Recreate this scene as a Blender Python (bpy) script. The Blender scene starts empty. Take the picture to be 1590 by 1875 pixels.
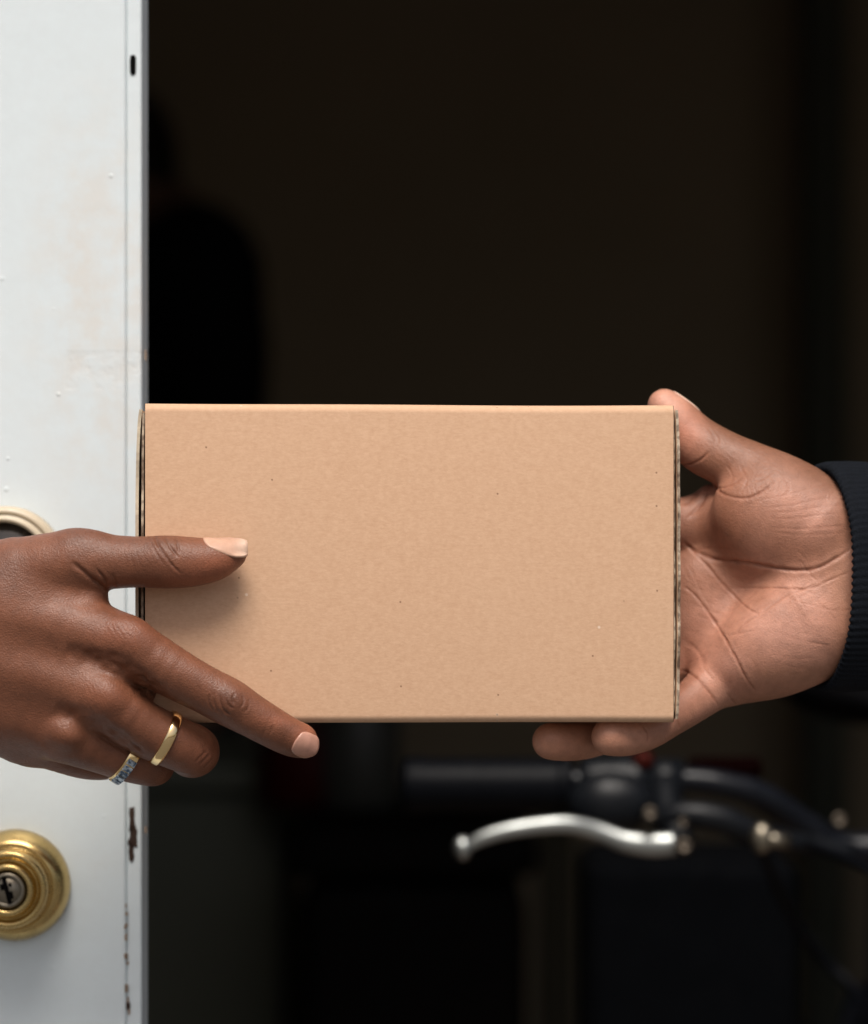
import bpy, bmesh, math, random
import numpy as np
from mathutils import Vector, Matrix
random.seed(7); np.random.seed(7)
R = math.radians
scene = bpy.context.scene
C = bpy.data.collections.new("scene"); scene.collection.children.link(C)

# ------------------------------------------------------------------ camera, sky, sun, exposure
D = 1.30            # distance from the lens to the front of the parcel
S = 0.225e-3        # metres per photograph pixel at that distance
ZC = 1.15           # camera height
cam_d = bpy.data.cameras.new("camera"); cam = bpy.data.objects.new("camera", cam_d)
C.objects.link(cam); scene.camera = cam
cam.location = (0, -D, ZC); cam.rotation_euler = (R(90), 0, 0)
cam_d.sensor_fit = 'VERTICAL'; cam_d.sensor_height = 36
cam_d.lens = 36 * D / (1875 * S)
cam_d.clip_start = 0.05; cam_d.clip_end = 500
cam_d.dof.use_dof = True; cam_d.dof.focus_distance = D + 0.005; cam_d.dof.aperture_fstop = 6.0

SUN_EL, SUN_AZ = R(59), R(180)     # high, behind the photographer
w = bpy.data.worlds.new("World"); scene.world = w; w.use_nodes = True
wn = w.node_tree.nodes; wl = w.node_tree.links
sky = wn.new('ShaderNodeTexSky'); sky.sky_type = 'NISHITA'; sky.sun_disc = False
sky.sun_elevation = SUN_EL; sky.sun_rotation = SUN_AZ; sky.dust_density = 6; sky.air_density = 1.0; sky.ozone_density = 1.0
wl.new(sky.outputs[0], wn['Background'].inputs[0]); wn['Background'].inputs[1].default_value = 0.072
sd = bpy.data.lights.new("sun", 'SUN'); so = bpy.data.objects.new("sun", sd); C.objects.link(so)
sd.energy = 2.35; sd.angle = R(28); sd.color = (1.0, 0.95, 0.89)
sdir = Vector((math.sin(SUN_AZ) * math.cos(SUN_EL), math.cos(SUN_AZ) * math.cos(SUN_EL), math.sin(SUN_EL)))
so.rotation_euler = sdir.to_track_quat('Z', 'Y').to_euler(); so.location = (-2, -4, 5)
scene.view_settings.view_transform = 'Standard'; scene.view_settings.look = 'None'
scene.view_settings.gamma = 1; scene.view_settings.use_curve_mapping = False
scene.view_settings.exposure = 0.56
scene.render.resolution_x = 868; scene.render.resolution_y = 1024
scene.cycles.max_bounces = 8

# ------------------------------------------------------------------ helpers
def P(px, py, y=0.0):
    """world point seen at photo pixel px,py when it stands y metres behind the parcel's front"""
    k = S * (D + y) / D
    return Vector(((px - 795) * k, y, ZC + (937.5 - py) * k))

def tag(o, label=None, cat=None, group=None, kind=None):
    if label: o['label'] = label
    if cat: o['category'] = cat
    if group: o['group'] = group
    if kind: o['kind'] = kind
    return o

def empty(name, loc, label=None, cat=None, group=None, parent=None):
    o = bpy.data.objects.new(name, None); C.objects.link(o); o.location = loc
    o.empty_display_size = 0.05
    if parent: o.parent = parent
    return tag(o, label, cat, group)

def link(name, me, mat, parent=None, smooth=False):
    o = bpy.data.objects.new(name, me); C.objects.link(o)
    if mat: me.materials.append(mat)
    if parent:
        o.parent = parent
        o.matrix_parent_inverse = world_inv(parent)
    if smooth:
        me.polygons.foreach_set('use_smooth', [True] * len(me.polygons))
    return o

def world_inv(p):
    m = Matrix.Identity(4); q = p
    while q is not None:
        m = q.matrix_parent_inverse @ Matrix.LocRotScale(q.location, q.rotation_euler, q.scale) @ m if q.parent else Matrix.LocRotScale(q.location, q.rotation_euler, q.scale) @ m
        q = q.parent
    return m.inverted()

def obj(name, bm, mat, parent=None, smooth=False, bevel=0, seg=2):
    me = bpy.data.meshes.new(name); bm.normal_update(); bm.to_mesh(me); bm.free()
    o = link(name, me, mat, parent, smooth)
    if bevel:
        b = o.modifiers.new('bevel', 'BEVEL'); b.width = bevel; b.segments = seg; b.limit_method = 'ANGLE'; b.angle_limit = R(40)
        if smooth is False: me.polygons.foreach_set('use_smooth', [True] * len(me.polygons)); 
        wn_ = o.modifiers.new('wn', 'WEIGHTED_NORMAL')
    return o

def box(bm, x0, x1, y0, y1, z0, z1, M=None):
    vs = [bm.verts.new((x, y, z)) for x in (x0, x1) for y in (y0, y1) for z in (z0, z1)]
    if M is not None:
        for v in vs: v.co = M @ v.co
    for f in ((0, 1, 3, 2), (4, 6, 7, 5), (0, 4, 5, 1), (2, 3, 7, 6), (0, 2, 6, 4), (1, 5, 7, 3)):
        bm.faces.new([vs[i] for i in f])
    return vs

def catmull(pts, n):
    pts = [np.array(p, float) for p in pts]
    Q = [2 * pts[0] - pts[1]] + pts + [2 * pts[-1] - pts[-2]]
    out = []
    for i in range(1, len(Q) - 2):
        for j in range(n):
            t = j / n
            out.append(0.5 * (2 * Q[i] + (Q[i+1] - Q[i-1]) * t + (2*Q[i-1] - 5*Q[i] + 4*Q[i+1] - Q[i+2]) * t*t + (-Q[i-1] + 3*Q[i] - 3*Q[i+1] + Q[i+2]) * t**3))
    out.append(pts[-1])
    return out

def tube(bm, pts, seg=16, n=6, flat=1.0, up=(0, 0, 1), cap=True):
    """pts: (x,y,z,r); flat scales the section across 'up'"""
    c = catmull(pts, n) if n > 1 else [np.array(p, float) for p in pts]
    rings = []
    for i, p in enumerate(c):
        a = c[max(i-1, 0)][:3]; b = c[min(i+1, len(c)-1)][:3]
        t = Vector(b - a).normalized()
        u = Vector(up); u = (u - t * u.dot(t))
        if u.length < 1e-4: u = t.orthogonal()
        u.normalize(); v = t.cross(u)
        rings.append([bm.verts.new(Vector(p[:3]) + u * (p[3] * math.cos(2*math.pi*k/seg)) + v * (p[3] * flat * math.sin(2*math.pi*k/seg))) for k in range(seg)])
    for a, b in zip(rings, rings[1:]):
        for k in range(seg):
            bm.faces.new((a[k], a[(k+1) % seg], b[(k+1) % seg], b[k]))
    if cap:
        bm.faces.new(rings[0][::-1]); bm.faces.new(rings[-1])
    return rings

def lathe(bm, prof, o, axis=(0, -1, 0), seg=64):
    """prof: (r, h) pairs, h measured along axis from o"""
    ax = Vector(axis).normalized(); u = ax.orthogonal().normalized(); v = ax.cross(u); o = Vector(o)
    rings = []
    for r, h in prof:
        if r < 1e-6: rings.append([bm.verts.new(o + ax * h)])
        else: rings.append([bm.verts.new(o + ax * h + u * (r * math.cos(2*math.pi*k/seg)) + v * (r * math.sin(2*math.pi*k/seg))) for k in range(seg)])
    for a, b in zip(rings, rings[1:]):
        for k in range(seg):
            q = [a[k % len(a)], a[(k+1) % len(a)], b[(k+1) % len(b)], b[k % len(b)]]
            q = list(dict.fromkeys(q))
            if len(q) > 2: bm.faces.new(q)

def sphere(bm, c, r, seg=24, s=(1, 1, 1)):
    M = Matrix.Translation(c) @ Matrix.Diagonal((r*s[0], r*s[1], r*s[2], 1))
    bmesh.ops.create_uvsphere(bm, u_segments=seg, v_segments=seg // 2, radius=1, matrix=M)

# ------------------------------------------------------------------ node helpers
class NT:
    def __init__(s, name):
        s.m = bpy.data.materials.new(name); s.m.use_nodes = True
        s.t = s.m.node_tree; s.n = s.t.nodes; s.l = s.t.links
        s.b = s.n['Principled BSDF']; s.tc = s.n.new('ShaderNodeTexCoord')
    def inp(s, k, v):
        i = s.b.inputs[k]
        if hasattr(v, 'is_output'): s.l.new(v, i)
        else: i.default_value = v
        return s
    def node(s, typ, ins=None, **kw):
        n = s.n.new(typ)
        for k, v in kw.items(): setattr(n, k, v)
        for k, v in (ins or {}).items():
            if hasattr(v, 'is_output'): s.l.new(v, n.inputs[k])
            else: n.inputs[k].default_value = v
        return n
    def noise(s, scale, detail=4, rough=0.5, vec=None, dist=0):
        return s.node('ShaderNodeTexNoise', {'Scale': scale, 'Detail': detail, 'Roughness': rough, 'Distortion': dist, 'Vector': vec or s.tc.outputs['Object']}).outputs['Fac']
    def mapping(s, scale=(1, 1, 1), loc=(0, 0, 0), rot=(0, 0, 0)):
        return s.node('ShaderNodeMapping', {'Vector': s.tc.outputs['Object'], 'Scale': scale, 'Location': loc, 'Rotation': rot}).outputs[0]
    def ramp(s, fac, lo, hi, a=0.0, b=1.0):
        return s.node('ShaderNodeMapRange', {'Value': fac, 'From Min': lo, 'From Max': hi, 'To Min': a, 'To Max': b}).outputs[0]
    def mix(s, f, a, b):
        n = s.n.new('ShaderNodeMix'); n.data_type = 'RGBA'
        for k, v in ((0, f), (6, a), (7, b)):
            if hasattr(v, 'is_output'): s.l.new(v, n.inputs[k])
            else: n.inputs[k].default_value = (*v, 1) if isinstance(v, tuple) and len(v) == 3 else v
        return n.outputs[2]
    def math(s, op, a, b=0.0):
        n = s.n.new('ShaderNodeMath'); n.operation = op
        for k, v in ((0, a), (1, b)):
            if hasattr(v, 'is_output'): s.l.new(v, n.inputs[k])
            else: n.inputs[k].default_value = v
        return n.outputs[0]
    def bump(s, h, strength=0.3, dist=0.001, prev=None):
        n = s.node('ShaderNodeBump', {'Height': h, 'Strength': strength, 'Distance': dist})
        if prev: s.l.new(prev, n.inputs['Normal'])
        s.l.new(n.outputs[0], s.b.inputs['Normal']); return n.outputs[0]
    def attr(s, name):
        return s.node('ShaderNodeAttribute', attribute_name=name)

def simple(name, col, rough=0.6, metal=0.0, var=0.15, scale=60, bump=0.0, bscale=400, spec=0.5):
    m = NT(name)
    f = m.noise(scale, 5)
    c1 = tuple(c * (1 - var) for c in col); c2 = tuple(min(1, c * (1 + var)) for c in col)
    m.inp('Base Color', m.mix(f, c1, c2)).inp('Metallic', metal)
    m.inp('Roughness', m.ramp(m.noise(scale * 2.3, 3), 0.3, 0.7, rough * 0.85, min(1, rough * 1.15)))
    m.b.inputs['Specular IOR Level'].default_value = spec
    if bump: m.bump(m.noise(bscale, 4), bump, 0.0005)
    return m.m

# ------------------------------------------------------------------ implicit-surface modelling (for the people)
def vnoise(p, scale, seed=0):
    q = p / scale; i = np.floor(q).astype(np.int64); f = q - i; f = f * f * (3 - 2 * f)
    def h(a, b, c):
        n = (a * 73856093) ^ (b * 19349663) ^ (c * 83492791) ^ (seed * 2654435761)
        n = (n ^ (n >> 13)) * 1274126177; n = n ^ (n >> 16)
        return (n & 0xffff) / 65535.0
    r = 0
    for dx in (0, 1):
        for dy in (0, 1):
            for dz in (0, 1):
                wgt = (f[:, 0] if dx else 1 - f[:, 0]) * (f[:, 1] if dy else 1 - f[:, 1]) * (f[:, 2] if dz else 1 - f[:, 2])
                r = r + wgt * h(i[:, 0] + dx, i[:, 1] + dy, i[:, 2] + dz)
    return r * 2 - 1

def smin(a, b, k):
    h = np.clip(0.5 + 0.5 * (b - a) / k, 0, 1)
    return b * (1 - h) + a * h - k * h * (1 - h)

def chain(pts, n=4, flat=1.0):
    """smooth tapered limb; pts (px,py,depth,r)"""
    c = np.array(catmull([(p[0], p[2], -p[1], p[3]) for p in pts], n) if len(pts) > 2 else [(p[0], p[2], -p[1], p[3]) for p in pts], dtype=np.float32)
    F = np.array([1, flat, 1], dtype=np.float32)
    def f(q):
        d = None
        for a, b in zip(c[:-1], c[1:]):
            ab = (b[:3] - a[:3]) * F; pa = (q - a[:3]) * F
            t = np.clip(pa @ ab / max(float(ab @ ab), 1e-6), 0, 1)
            e = np.sqrt(((pa - t[:, None] * ab) ** 2).sum(1)) - (a[3] + (b[3] - a[3]) * t)
            d = e if d is None else smin(d, e, 2.5)
        return d
    return f

def ell(c, r, ang=0.0):
    c = np.array((c[0], c[2], -c[1]), np.float32); r = np.array((r[0], r[2], r[1]), np.float32)
    ca, sa = math.cos(R(ang)), math.sin(R(ang))      # turn in the picture plane
    def f(q):
        d = q - c
        x = d[:, 0] * ca + d[:, 2] * sa; z = -d[:, 0] * sa + d[:, 2] * ca
        e = np.stack([x, d[:, 1], z], 1)
        k0 = np.sqrt(((e / r) ** 2).sum(1)); k1 = np.sqrt(((e / (r * r)) ** 2).sum(1)) + 1e-6
        return k0 * (k0 - 1) / k1
    return f

def polygonise(field, lo, hi, h):
    lo = np.array(lo, np.float32); n = np.ceil((np.array(hi) - lo) / h / 4).astype(int) * 4
    nc = n // 4 + 1
    g = np.stack(np.meshgrid(*[np.arange(k) for k in nc], indexing='ij'), -1).reshape(-1, 3).astype(np.float32)
    dc = field(lo + (g * 4 + 1.5) * h).reshape(nc)
    V = np.repeat(np.repeat(np.repeat(dc, 4, 0), 4, 1), 4, 2)[:n[0], :n[1], :n[2]].astype(np.float32)
    act = np.abs(V) < h * 4 * 2.2 + 3
    idx = np.argwhere(act)
    for s in range(0, len(idx), 400000):
        k = idx[s:s+400000]
        V[k[:, 0], k[:, 1], k[:, 2]] = field(lo + k.astype(np.float32) * h)
    V[0], V[-1] = 1, 1; V[:, 0], V[:, -1] = 1, 1; V[:, :, 0], V[:, :, -1] = 1, 1
    ins = V < 0
    cnt = np.zeros([k - 1 for k in V.shape], np.int8)
    for dx in (0, 1):
        for dy in (0, 1):
            for dz in (0, 1):
                cnt += ins[dx:V.shape[0]-1+dx, dy:V.shape[1]-1+dy, dz:V.shape[2]-1+dz]
    cells = np.argwhere((cnt > 0) & (cnt < 8))
    vid = np.full(cnt.shape, -1, np.int32); vid[tuple(cells.T)] = np.arange(len(cells))
    acc = np.zeros((len(cells), 3)); num = np.zeros(len(cells))
    for ax in range(3):
        o = [a for a in range(3) if a != ax]
        for i in (0, 1):
            for j in (0, 1):
                a = cells.copy(); a[:, o[0]] += i; a[:, o[1]] += j
                b = a.copy(); b[:, ax] += 1
                va = V[tuple(a.T)]; vb = V[tuple(b.T)]; m = (va < 0) != (vb < 0)
                t = np.where(m, va / np.where(m, va - vb, 1), 0)
                p = a.astype(float); p[:, ax] += t
                acc[m] += p[m]; num[m] += 1
    verts = lo + (acc / num[:, None]) * h
    faces = []
    for ax in range(3):
        o = [(ax + 1) % 3, (ax + 2) % 3]
        sl = [slice(None)] * 3; sr = [slice(None)] * 3; sl[ax] = slice(0, -1); sr[ax] = slice(1, None)
        A = ins[tuple(sl)]; B = ins[tuple(sr)]
        e = np.argwhere(A != B); fl = A[tuple(e.T)]
        q = []
        for i, j in ((0, 0), (1, 0), (1, 1), (0, 1)):
            c = e.copy(); c[:, o[0]] -= 1 - i; c[:, o[1]] -= 1 - j; q.append(vid[tuple(c.T)])
        q = np.stack(q, 1); q[~fl] = q[~fl][:, ::-1]
        faces.append(q)
    return verts.astype(np.float64), np.concatenate(faces)

def vnormals(v, f):
    n = np.cross(v[f[:, 2]] - v[f[:, 0]], v[f[:, 3]] - v[f[:, 1]])
    out = np.zeros_like(v)
    for k in range(4):
        for a in range(3): out[:, a] += np.bincount(f[:, k], n[:, a], len(v))
    return out / (np.linalg.norm(out, axis=1)[:, None] + 1e-9)

def relax(v, f, it=2, lam=0.5):
    for _ in range(it):
        s = np.zeros_like(v); c = np.zeros(len(v))
        for a, b in ((0, 1), (1, 2), (2, 3), (3, 0)):
            for k in range(3): s[:, k] += np.bincount(f[:, a], v[f[:, b], k], len(v)) + np.bincount(f[:, b], v[f[:, a], k], len(v))
            c += np.bincount(f[:, a], minlength=len(v)) + np.bincount(f[:, b], minlength=len(v))
        v = v + lam * (s / c[:, None] - v)
    return v

def linedist(v, pts):
    """distance in the picture plane to a smoothed polyline, with the position along it 0..1"""
    c = np.array(catmull([(p[0], -p[1]) for p in pts], 5) if len(pts) > 2 else [(p[0], -p[1]) for p in pts])
    q = v[:, (0, 2)]; best = np.full(len(q), 1e9); par = np.zeros(len(q)); m = len(c) - 1
    for i, (a, b) in enumerate(zip(c[:-1], c[1:])):
        ab = b - a; t = np.clip((q - a) @ ab / (ab @ ab + 1e-9), 0, 1)
        d = np.hypot(*(q - a - t[:, None] * ab).T); k = d < best
        best[k] = d[k]; par[k] = (i + t[k]) / m
    return best, par

def to_world(v):
    """picture-aligned modelling units -> metres"""
    y = v[:, 1] * S; k = S * (D + y) / D
    return np.stack([(v[:, 0] - 795) * k, y, ZC + (937.5 + v[:, 2]) * k], 1)

def np_mesh(name, v, f, col=None, attrs=None):
    me = bpy.data.meshes.new(name)
    me.vertices.add(len(v)); me.vertices.foreach_set('co', v.astype(np.float32).ravel())
    me.loops.add(f.size); me.loops.foreach_set('vertex_index', f.astype(np.int32).ravel())
    me.polygons.add(len(f)); me.polygons.foreach_set('loop_start', np.arange(0, f.size, 4, dtype=np.int32))
    try: me.polygons.foreach_set('loop_total', np.full(len(f), 4, dtype=np.int32))
    except Exception: pass
    me.update(calc_edges=True); me.validate()
    me.polygons.foreach_set('use_smooth', np.ones(len(me.polygons), dtype=bool))
    if col is not None:
        a = me.color_attributes.new('tone', 'FLOAT_COLOR', 'POINT')
        a.data.foreach_set('color', np.concatenate([col, np.ones((len(col), 1))], 1).astype(np.float32).ravel())
    for k, x in (attrs or {}).items():
        a = me.attributes.new(k, 'FLOAT', 'POINT'); a.data.foreach_set('value', x.astype(np.float32))
    return me

def nail_patch(c, axis, nrm, L, W, curve, thick=3.0, n=14, lift=0.0, point=0.25):
    """nail plate as a closed curved shell; c is its middle, in modelling units (px, depth, -py)"""
    c = np.array(c, float); a = np.array(axis, float); a /= np.linalg.norm(a)
    u = np.array(nrm, float); u -= a * (u @ a); u /= np.linalg.norm(u); s = np.cross(a, u)
    vs = []
    for side in (1, 0):
        for i in range(n + 1):
            t = i / n * 2 - 1
            for j in range(n + 1):
                q = j / n * 2 - 1
                ww = W * (1 - 0.10 * (t < 0) * t * t) * math.sqrt(max(0, 1 - (abs(t) ** 3.2) * (0.30 + (point + .25) * (t > 0))))
                x = q * ww
                h = -x * x / (2 * curve) - (t * t) * L * 0.06 + lift * t - (0 if side else thick)
                tt = t * L * (1 - 0.10 * q * q) if t > 0 else t * L * (1 - 0.18 * q * q)
                vs.append(c + a * tt + s * x + u * h)
    vs = np.array(vs); m = n + 1; f = []
    for i in range(n):
        for j in range(n):
            k = i * m + j
            f.append((k, k + m, k + m + 1, k + 1)); k += m * m
            f.append((k, k + 1, k + m + 1, k + m))
    def rim(seq):
        for a_, b_ in zip(seq[:-1], seq[1:]): f.append((a_, b_, b_ + m * m, a_ + m * m))
    rim([j for j in range(m)]); rim([i * m + n for i in range(m)]); rim([n * m + n - j for j in range(m)]); rim([(n - i) * m for i in range(m)])
    return vs, np.array(f)

def settle(nail, sdf, axis, nrm, c, lift=2.0, tip=0.55, L=40.0):
    """lay a nail plate on the finger: slide every vertex along the nail's normal until it meets the skin"""
    v, f = nail; c = np.array(c, float); a = np.array(axis, float); a /= np.linalg.norm(a)
    u = np.array(nrm, float); u -= a * (u @ a); u /= np.linalg.norm(u)
    half = len(v) // 2; top = v[:half].copy(); m = int(round(math.sqrt(half)))
    base = top - ((top - c) @ u)[:, None] * u
    p = base + u * 70; h = np.full(half, 70.0)
    for _ in range(60):
        d = sdf(p.astype(np.float32)); st = np.clip(d, -3, 12) * .8; h -= st; p = base + u * h[:, None]
    h = h.reshape(m, m)
    k = int(m * (0.5 + tip / 2)); sl = (h[k] - h[k-3]) / 3
    for i in range(k + 1, m): h[i] = np.maximum(h[i], h[k] + np.minimum(sl, 0) * (i - k) * .8 - .12 * (i - k) ** 1.5)
    h = h - np.linspace(0, 1, m)[:, None] * 0
    ctr = h[:, m//2:m//2+1]; h = np.maximum(h, ctr - 16.0)
    h = (h + lift).reshape(-1)
    out = np.concatenate([base + u * h[:, None], base + u * (h - 4.5)[:, None]])
    return out, f

def srgb(*c):
    return np.array([((x / 255 + 0.055) / 1.055) ** 2.4 if x > 10 else x / 255 / 12.92 for x in c])

def sculpt(v, n, creases, front_only=True):
    """press creases into the skin; returns moved vertices and a crease mask for the pigment of the lines"""
    dep = np.zeros(len(v)); mask = np.zeros(len(v))
    facing = np.clip(-n[:, 1] * 2.5 + 0.4, 0, 1)
    for pts, wd, am, drk in creases:
        lo = np.min([(p[0], -p[1]) for p in pts], 0) - 20 - 5*wd; hi = np.max([(p[0], -p[1]) for p in pts], 0) + 20 + 5*wd
        k = np.where((v[:, 0] > lo[0]) & (v[:, 0] < hi[0]) & (v[:, 2] > lo[1]) & (v[:, 2] < hi[1]) & (facing > 0))[0]
        if not len(k): continue
        d, t = linedist(v[k], pts)
        d = d + 1.2 * vnoise(v[k], 9.0, 3)
        fade = np.clip(np.minimum(t, 1 - t) * 5, 0, 1) ** 0.7 * facing[k]
        if drk > 0: wd = max(1.9, wd * .72)
        g = np.exp(-(d / wd) ** 2) * fade * (.75 + .5 * vnoise(v[k], 16.0, 8))
        dep[k] -= am * g - 0.10 * am * np.exp(-((d - 2.6 * wd) / (1.5 * wd)) ** 2) * fade
        mask[k] = np.maximum(mask[k], drk * np.exp(-(d / (wd * 0.9)) ** 2) * fade)
    return v + n * dep[:, None], mask

def folds(v, n, c, rad, ang, sp, amp, seed=1, rag=5.0):
    """a patch of fine parallel skin folds"""
    x = v[:, 0] - c[0]; z = -v[:, 2] - c[1]
    ca, sa = math.cos(R(ang)), math.sin(R(ang))
    a = x * ca + z * sa; b = -x * sa + z * ca
    m = np.exp(-((a / rad[0]) ** 2 + (b / rad[1]) ** 2)) * np.clip(-n[:, 1] * 2 + 0.3, 0, 1)
    ph = b + rag * vnoise(v, 28.0, seed) + 2.0 * vnoise(v, 9.0, seed + 1)
    s = np.abs(np.sin(np.pi * ph / sp)) ** 0.6
    gate = np.clip(0.6 + vnoise(v * np.array([0.4, 1, 1]), 14.0, seed + 2), 0, 1)
    return amp * m * gate * (s - 0.8), m * (1 - s) * gate

# ------------------------------------------------------------------ materials
def mat_door():
    m = NT('white_door_paint')
    pos = m.tc.outputs['Object']
    sx = m.node('ShaderNodeSeparateXYZ', {'Vector': pos})
    def blob(c, r):      # soft mask round a place on the door
        mp = m.mapping(scale=(1/r[0], 0, 1/r[1]), loc=(-c.x/r[0], 0, -c.z/r[1]))
        ln = m.node('ShaderNodeVectorMath', {0: mp}, operation='LENGTH').outputs['Value']
        return m.ramp(ln, 1.0, 0.35)
    n1 = m.noise(55, 6, 0.65); n2 = m.noise(240, 5, 0.6); n3 = m.noise(14, 3)
    grime = m.math('MULTIPLY', blob(P(185, 560, .11), (.042, .120)), m.ramp(n1, 0.40, 0.62))
    g2 = m.math('MULTIPLY', m.ramp(n1, 0.52, 0.72), m.ramp(n3, 0.45, 0.65, 0, 0.35))
    g = m.math('MAXIMUM', m.math('MULTIPLY', grime, 0.8), g2)
    base = m.mix(g, (0.645, 0.71, 0.73), (0.63, 0.62, 0.585))
    base = m.mix(m.ramp(n2, 0.35, 0.7, 0, 0.25), base, (0.60, 0.64, 0.65))
    m.inp('Base Color', base).inp('Roughness', m.ramp(n1, 0.3, 0.7, 0.42, 0.6))
    # drips, a patch of thicker paint and dust nibs under the paint
    def patch(a, b, s):
        u = m.math('MULTIPLY', m.ramp(sx.outputs['X'], a.x, a.x + s), m.ramp(sx.outputs['X'], b.x, b.x - s))
        v_ = m.math('MULTIPLY', m.ramp(sx.outputs['Z'], b.z, b.z + s), m.ramp(sx.outputs['Z'], a.z, a.z - s))
        return m.math('MULTIPLY', u, v_)
    wob = m.noise(70, 4, 0.6)
    vor = m.node('ShaderNodeTexVoronoi', {'Vector': m.node('ShaderNodeCombineXYZ', {0: sx.outputs['X'], 1: sx.outputs['Z']}).outputs[0], 'Scale': 42.0}, voronoi_dimensions='2D')
    vc = m.node('ShaderNodeSeparateColor', {'Color': vor.outputs['Color']})
    nib = m.math('MULTIPLY', m.ramp(m.math('DIVIDE', vor.outputs['Distance'], m.ramp(vc.outputs[1], 0, 1, .5, 1.3)), 0.055, 0.01), m.ramp(vc.outputs[0], 0.72, 0.95))
    h = m.math('ADD', m.math('MULTIPLY', wob, 0.55), m.math('MULTIPLY', nib, 0.7))
    h = m.math('ADD', h, m.math('MULTIPLY', m.math('MULTIPLY', patch(P(116, 640, .11), P(300, 716, .11), .0015), m.ramp(n1, 0.45, 0.6)), -0.45))
    h = m.math('ADD', h, m.math('MULTIPLY', n2, 0.10))
    m.bump(h, 0.55, 0.0007)
    return m.m

def mat_cardboard(name='kraft_cardboard', dark=1.0):
    m = NT(name)
    fib = m.noise(1100, 4, 0.7, vec=m.mapping(scale=(0.42, 1, 1)))
    cloud = m.noise(330, 5, 0.65); big = m.noise(9, 2)
    f = m.math('ADD', m.math('MULTIPLY', fib, 0.62), m.math('MULTIPLY', cloud, 0.38))
    col = m.mix(m.ramp(f, 0.36, 0.64), tuple(c*dark for c in (0.540, 0.330, 0.203)), tuple(c*dark for c in (0.620, 0.398, 0.258)))
    col = m.mix(m.ramp(big, 0.3, 0.7, 0, 0.18), col, tuple(c*dark for c in (0.60, 0.40, 0.265)))
    sp = m.node('ShaderNodeSeparateXYZ', {'Vector': m.tc.outputs['Object']})
    ve = m.node('ShaderNodeTexVoronoi', {'Vector': m.node('ShaderNodeCombineXYZ', {0: sp.outputs['X'], 1: m.math('ADD', sp.outputs['Z'], m.math('MULTIPLY', sp.outputs['Y'], 1.7))}).outputs[0], 'Scale': 75.0}, voronoi_dimensions='2D')
    rnd = m.node('ShaderNodeSeparateColor', {'Color': ve.outputs['Color']})
    spk = m.math('MULTIPLY', m.ramp(ve.outputs['Distance'], 0.040, 0.018), m.ramp(rnd.outputs[0], 0.91, 0.93))
    col = m.mix(m.math('MULTIPLY', spk, 0.75), col, (0.16, 0.075, 0.035))
    lsp = m.math('MULTIPLY', m.ramp(ve.outputs['Distance'], 0.055, 0.03), m.ramp(rnd.outputs[1], 0.955, 0.965))
    col = m.mix(m.math('MULTIPLY', lsp, 0.6), col, (0.78, 0.66, 0.54))
    m.inp('Base Color', col).inp('Roughness', 0.72); m.b.inputs['Specular IOR Level'].default_value = 0.25
    hb = m.math('ADD', m.math('MULTIPLY', f, 1.0), m.math('MULTIPLY', m.noise(30, 2), 1.2))
    m.bump(hb, 0.25, 0.0004)
    return m.m

def mat_corrugation():
    m = NT('corrugated_edge')
    wv = m.node('ShaderNodeTexWave', {'Vector': m.mapping(), 'Scale': 60.0, 'Distortion': 6.0, 'Detail': 3.0, 'Detail Scale': 3.0}, bands_direction='Z').outputs['Fac']
    n = m.noise(260, 5, 0.7, vec=m.mapping(scale=(1, 1, 0.35)))
    col = m.mix(m.ramp(n, 0.38, 0.6), (0.14, 0.085, 0.05), (0.52, 0.42, 0.31))
    col = m.mix(m.ramp(wv, 0.55, 0.9, 0, 0.5), col, (0.06, 0.03, 0.02))
    m.inp('Base Color', col).inp('Roughness', 0.85); m.bump(n, 0.8, 0.0006)
    return m.m

def mat_skin(name, rough=0.46, sss=0.10, pore=0.35):
    m = NT(name)
    a = m.attr('tone').outputs['Color']; nl = m.attr('nail').outputs['Fac']
    mot = m.noise(220, 5, 0.65); fine = m.noise(1500, 3, 0.6)
    c = m.node('ShaderNodeHueSaturation', {'Color': a, 'Value': m.ramp(mot, 0.3, 0.7, 0.86, 1.13)}).outputs[0]
    c = m.mix(m.math('MULTIPLY', m.math('SUBTRACT', 1.0, nl), m.ramp(fine, 0.55, 0.75, 0, 0.22)), c, m.node('ShaderNodeMixRGB', {'Fac': 0.45, 'Color1': a, 'Color2': (0.03, 0.008, 0.004, 1)}).outputs[0])
    m.inp('Base Color', c)
    r = m.ramp(m.noise(500, 4, 0.7), 0.3, 0.7, rough - 0.06, rough + 0.10)
    m.inp('Roughness', m.math('ADD', m.math('MULTIPLY', r, m.math('SUBTRACT', 1.0, nl)), m.math('MULTIPLY', nl, 0.28)))
    m.b.inputs['Subsurface Weight'].default_value = sss; m.b.inputs['Specular IOR Level'].default_value = 0.38
    m.b.inputs['Subsurface Radius'].default_value = (1.0, 0.35, 0.18); m.b.inputs['Subsurface Scale'].default_value = 0.004
    vo = m.node('ShaderNodeTexVoronoi', {'Vector': m.tc.outputs['Object'], 'Scale': 1500.0}).outputs['Distance']
    h = m.math('ADD', m.math('MULTIPLY', vo, 0.7), m.math('MULTIPLY', m.noise(650, 5, 0.7), 0.9))
    m.bump(m.math('MULTIPLY', h, m.math('SUBTRACT', 1.0, nl)), pore, 0.00045)
    return m.m

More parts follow.
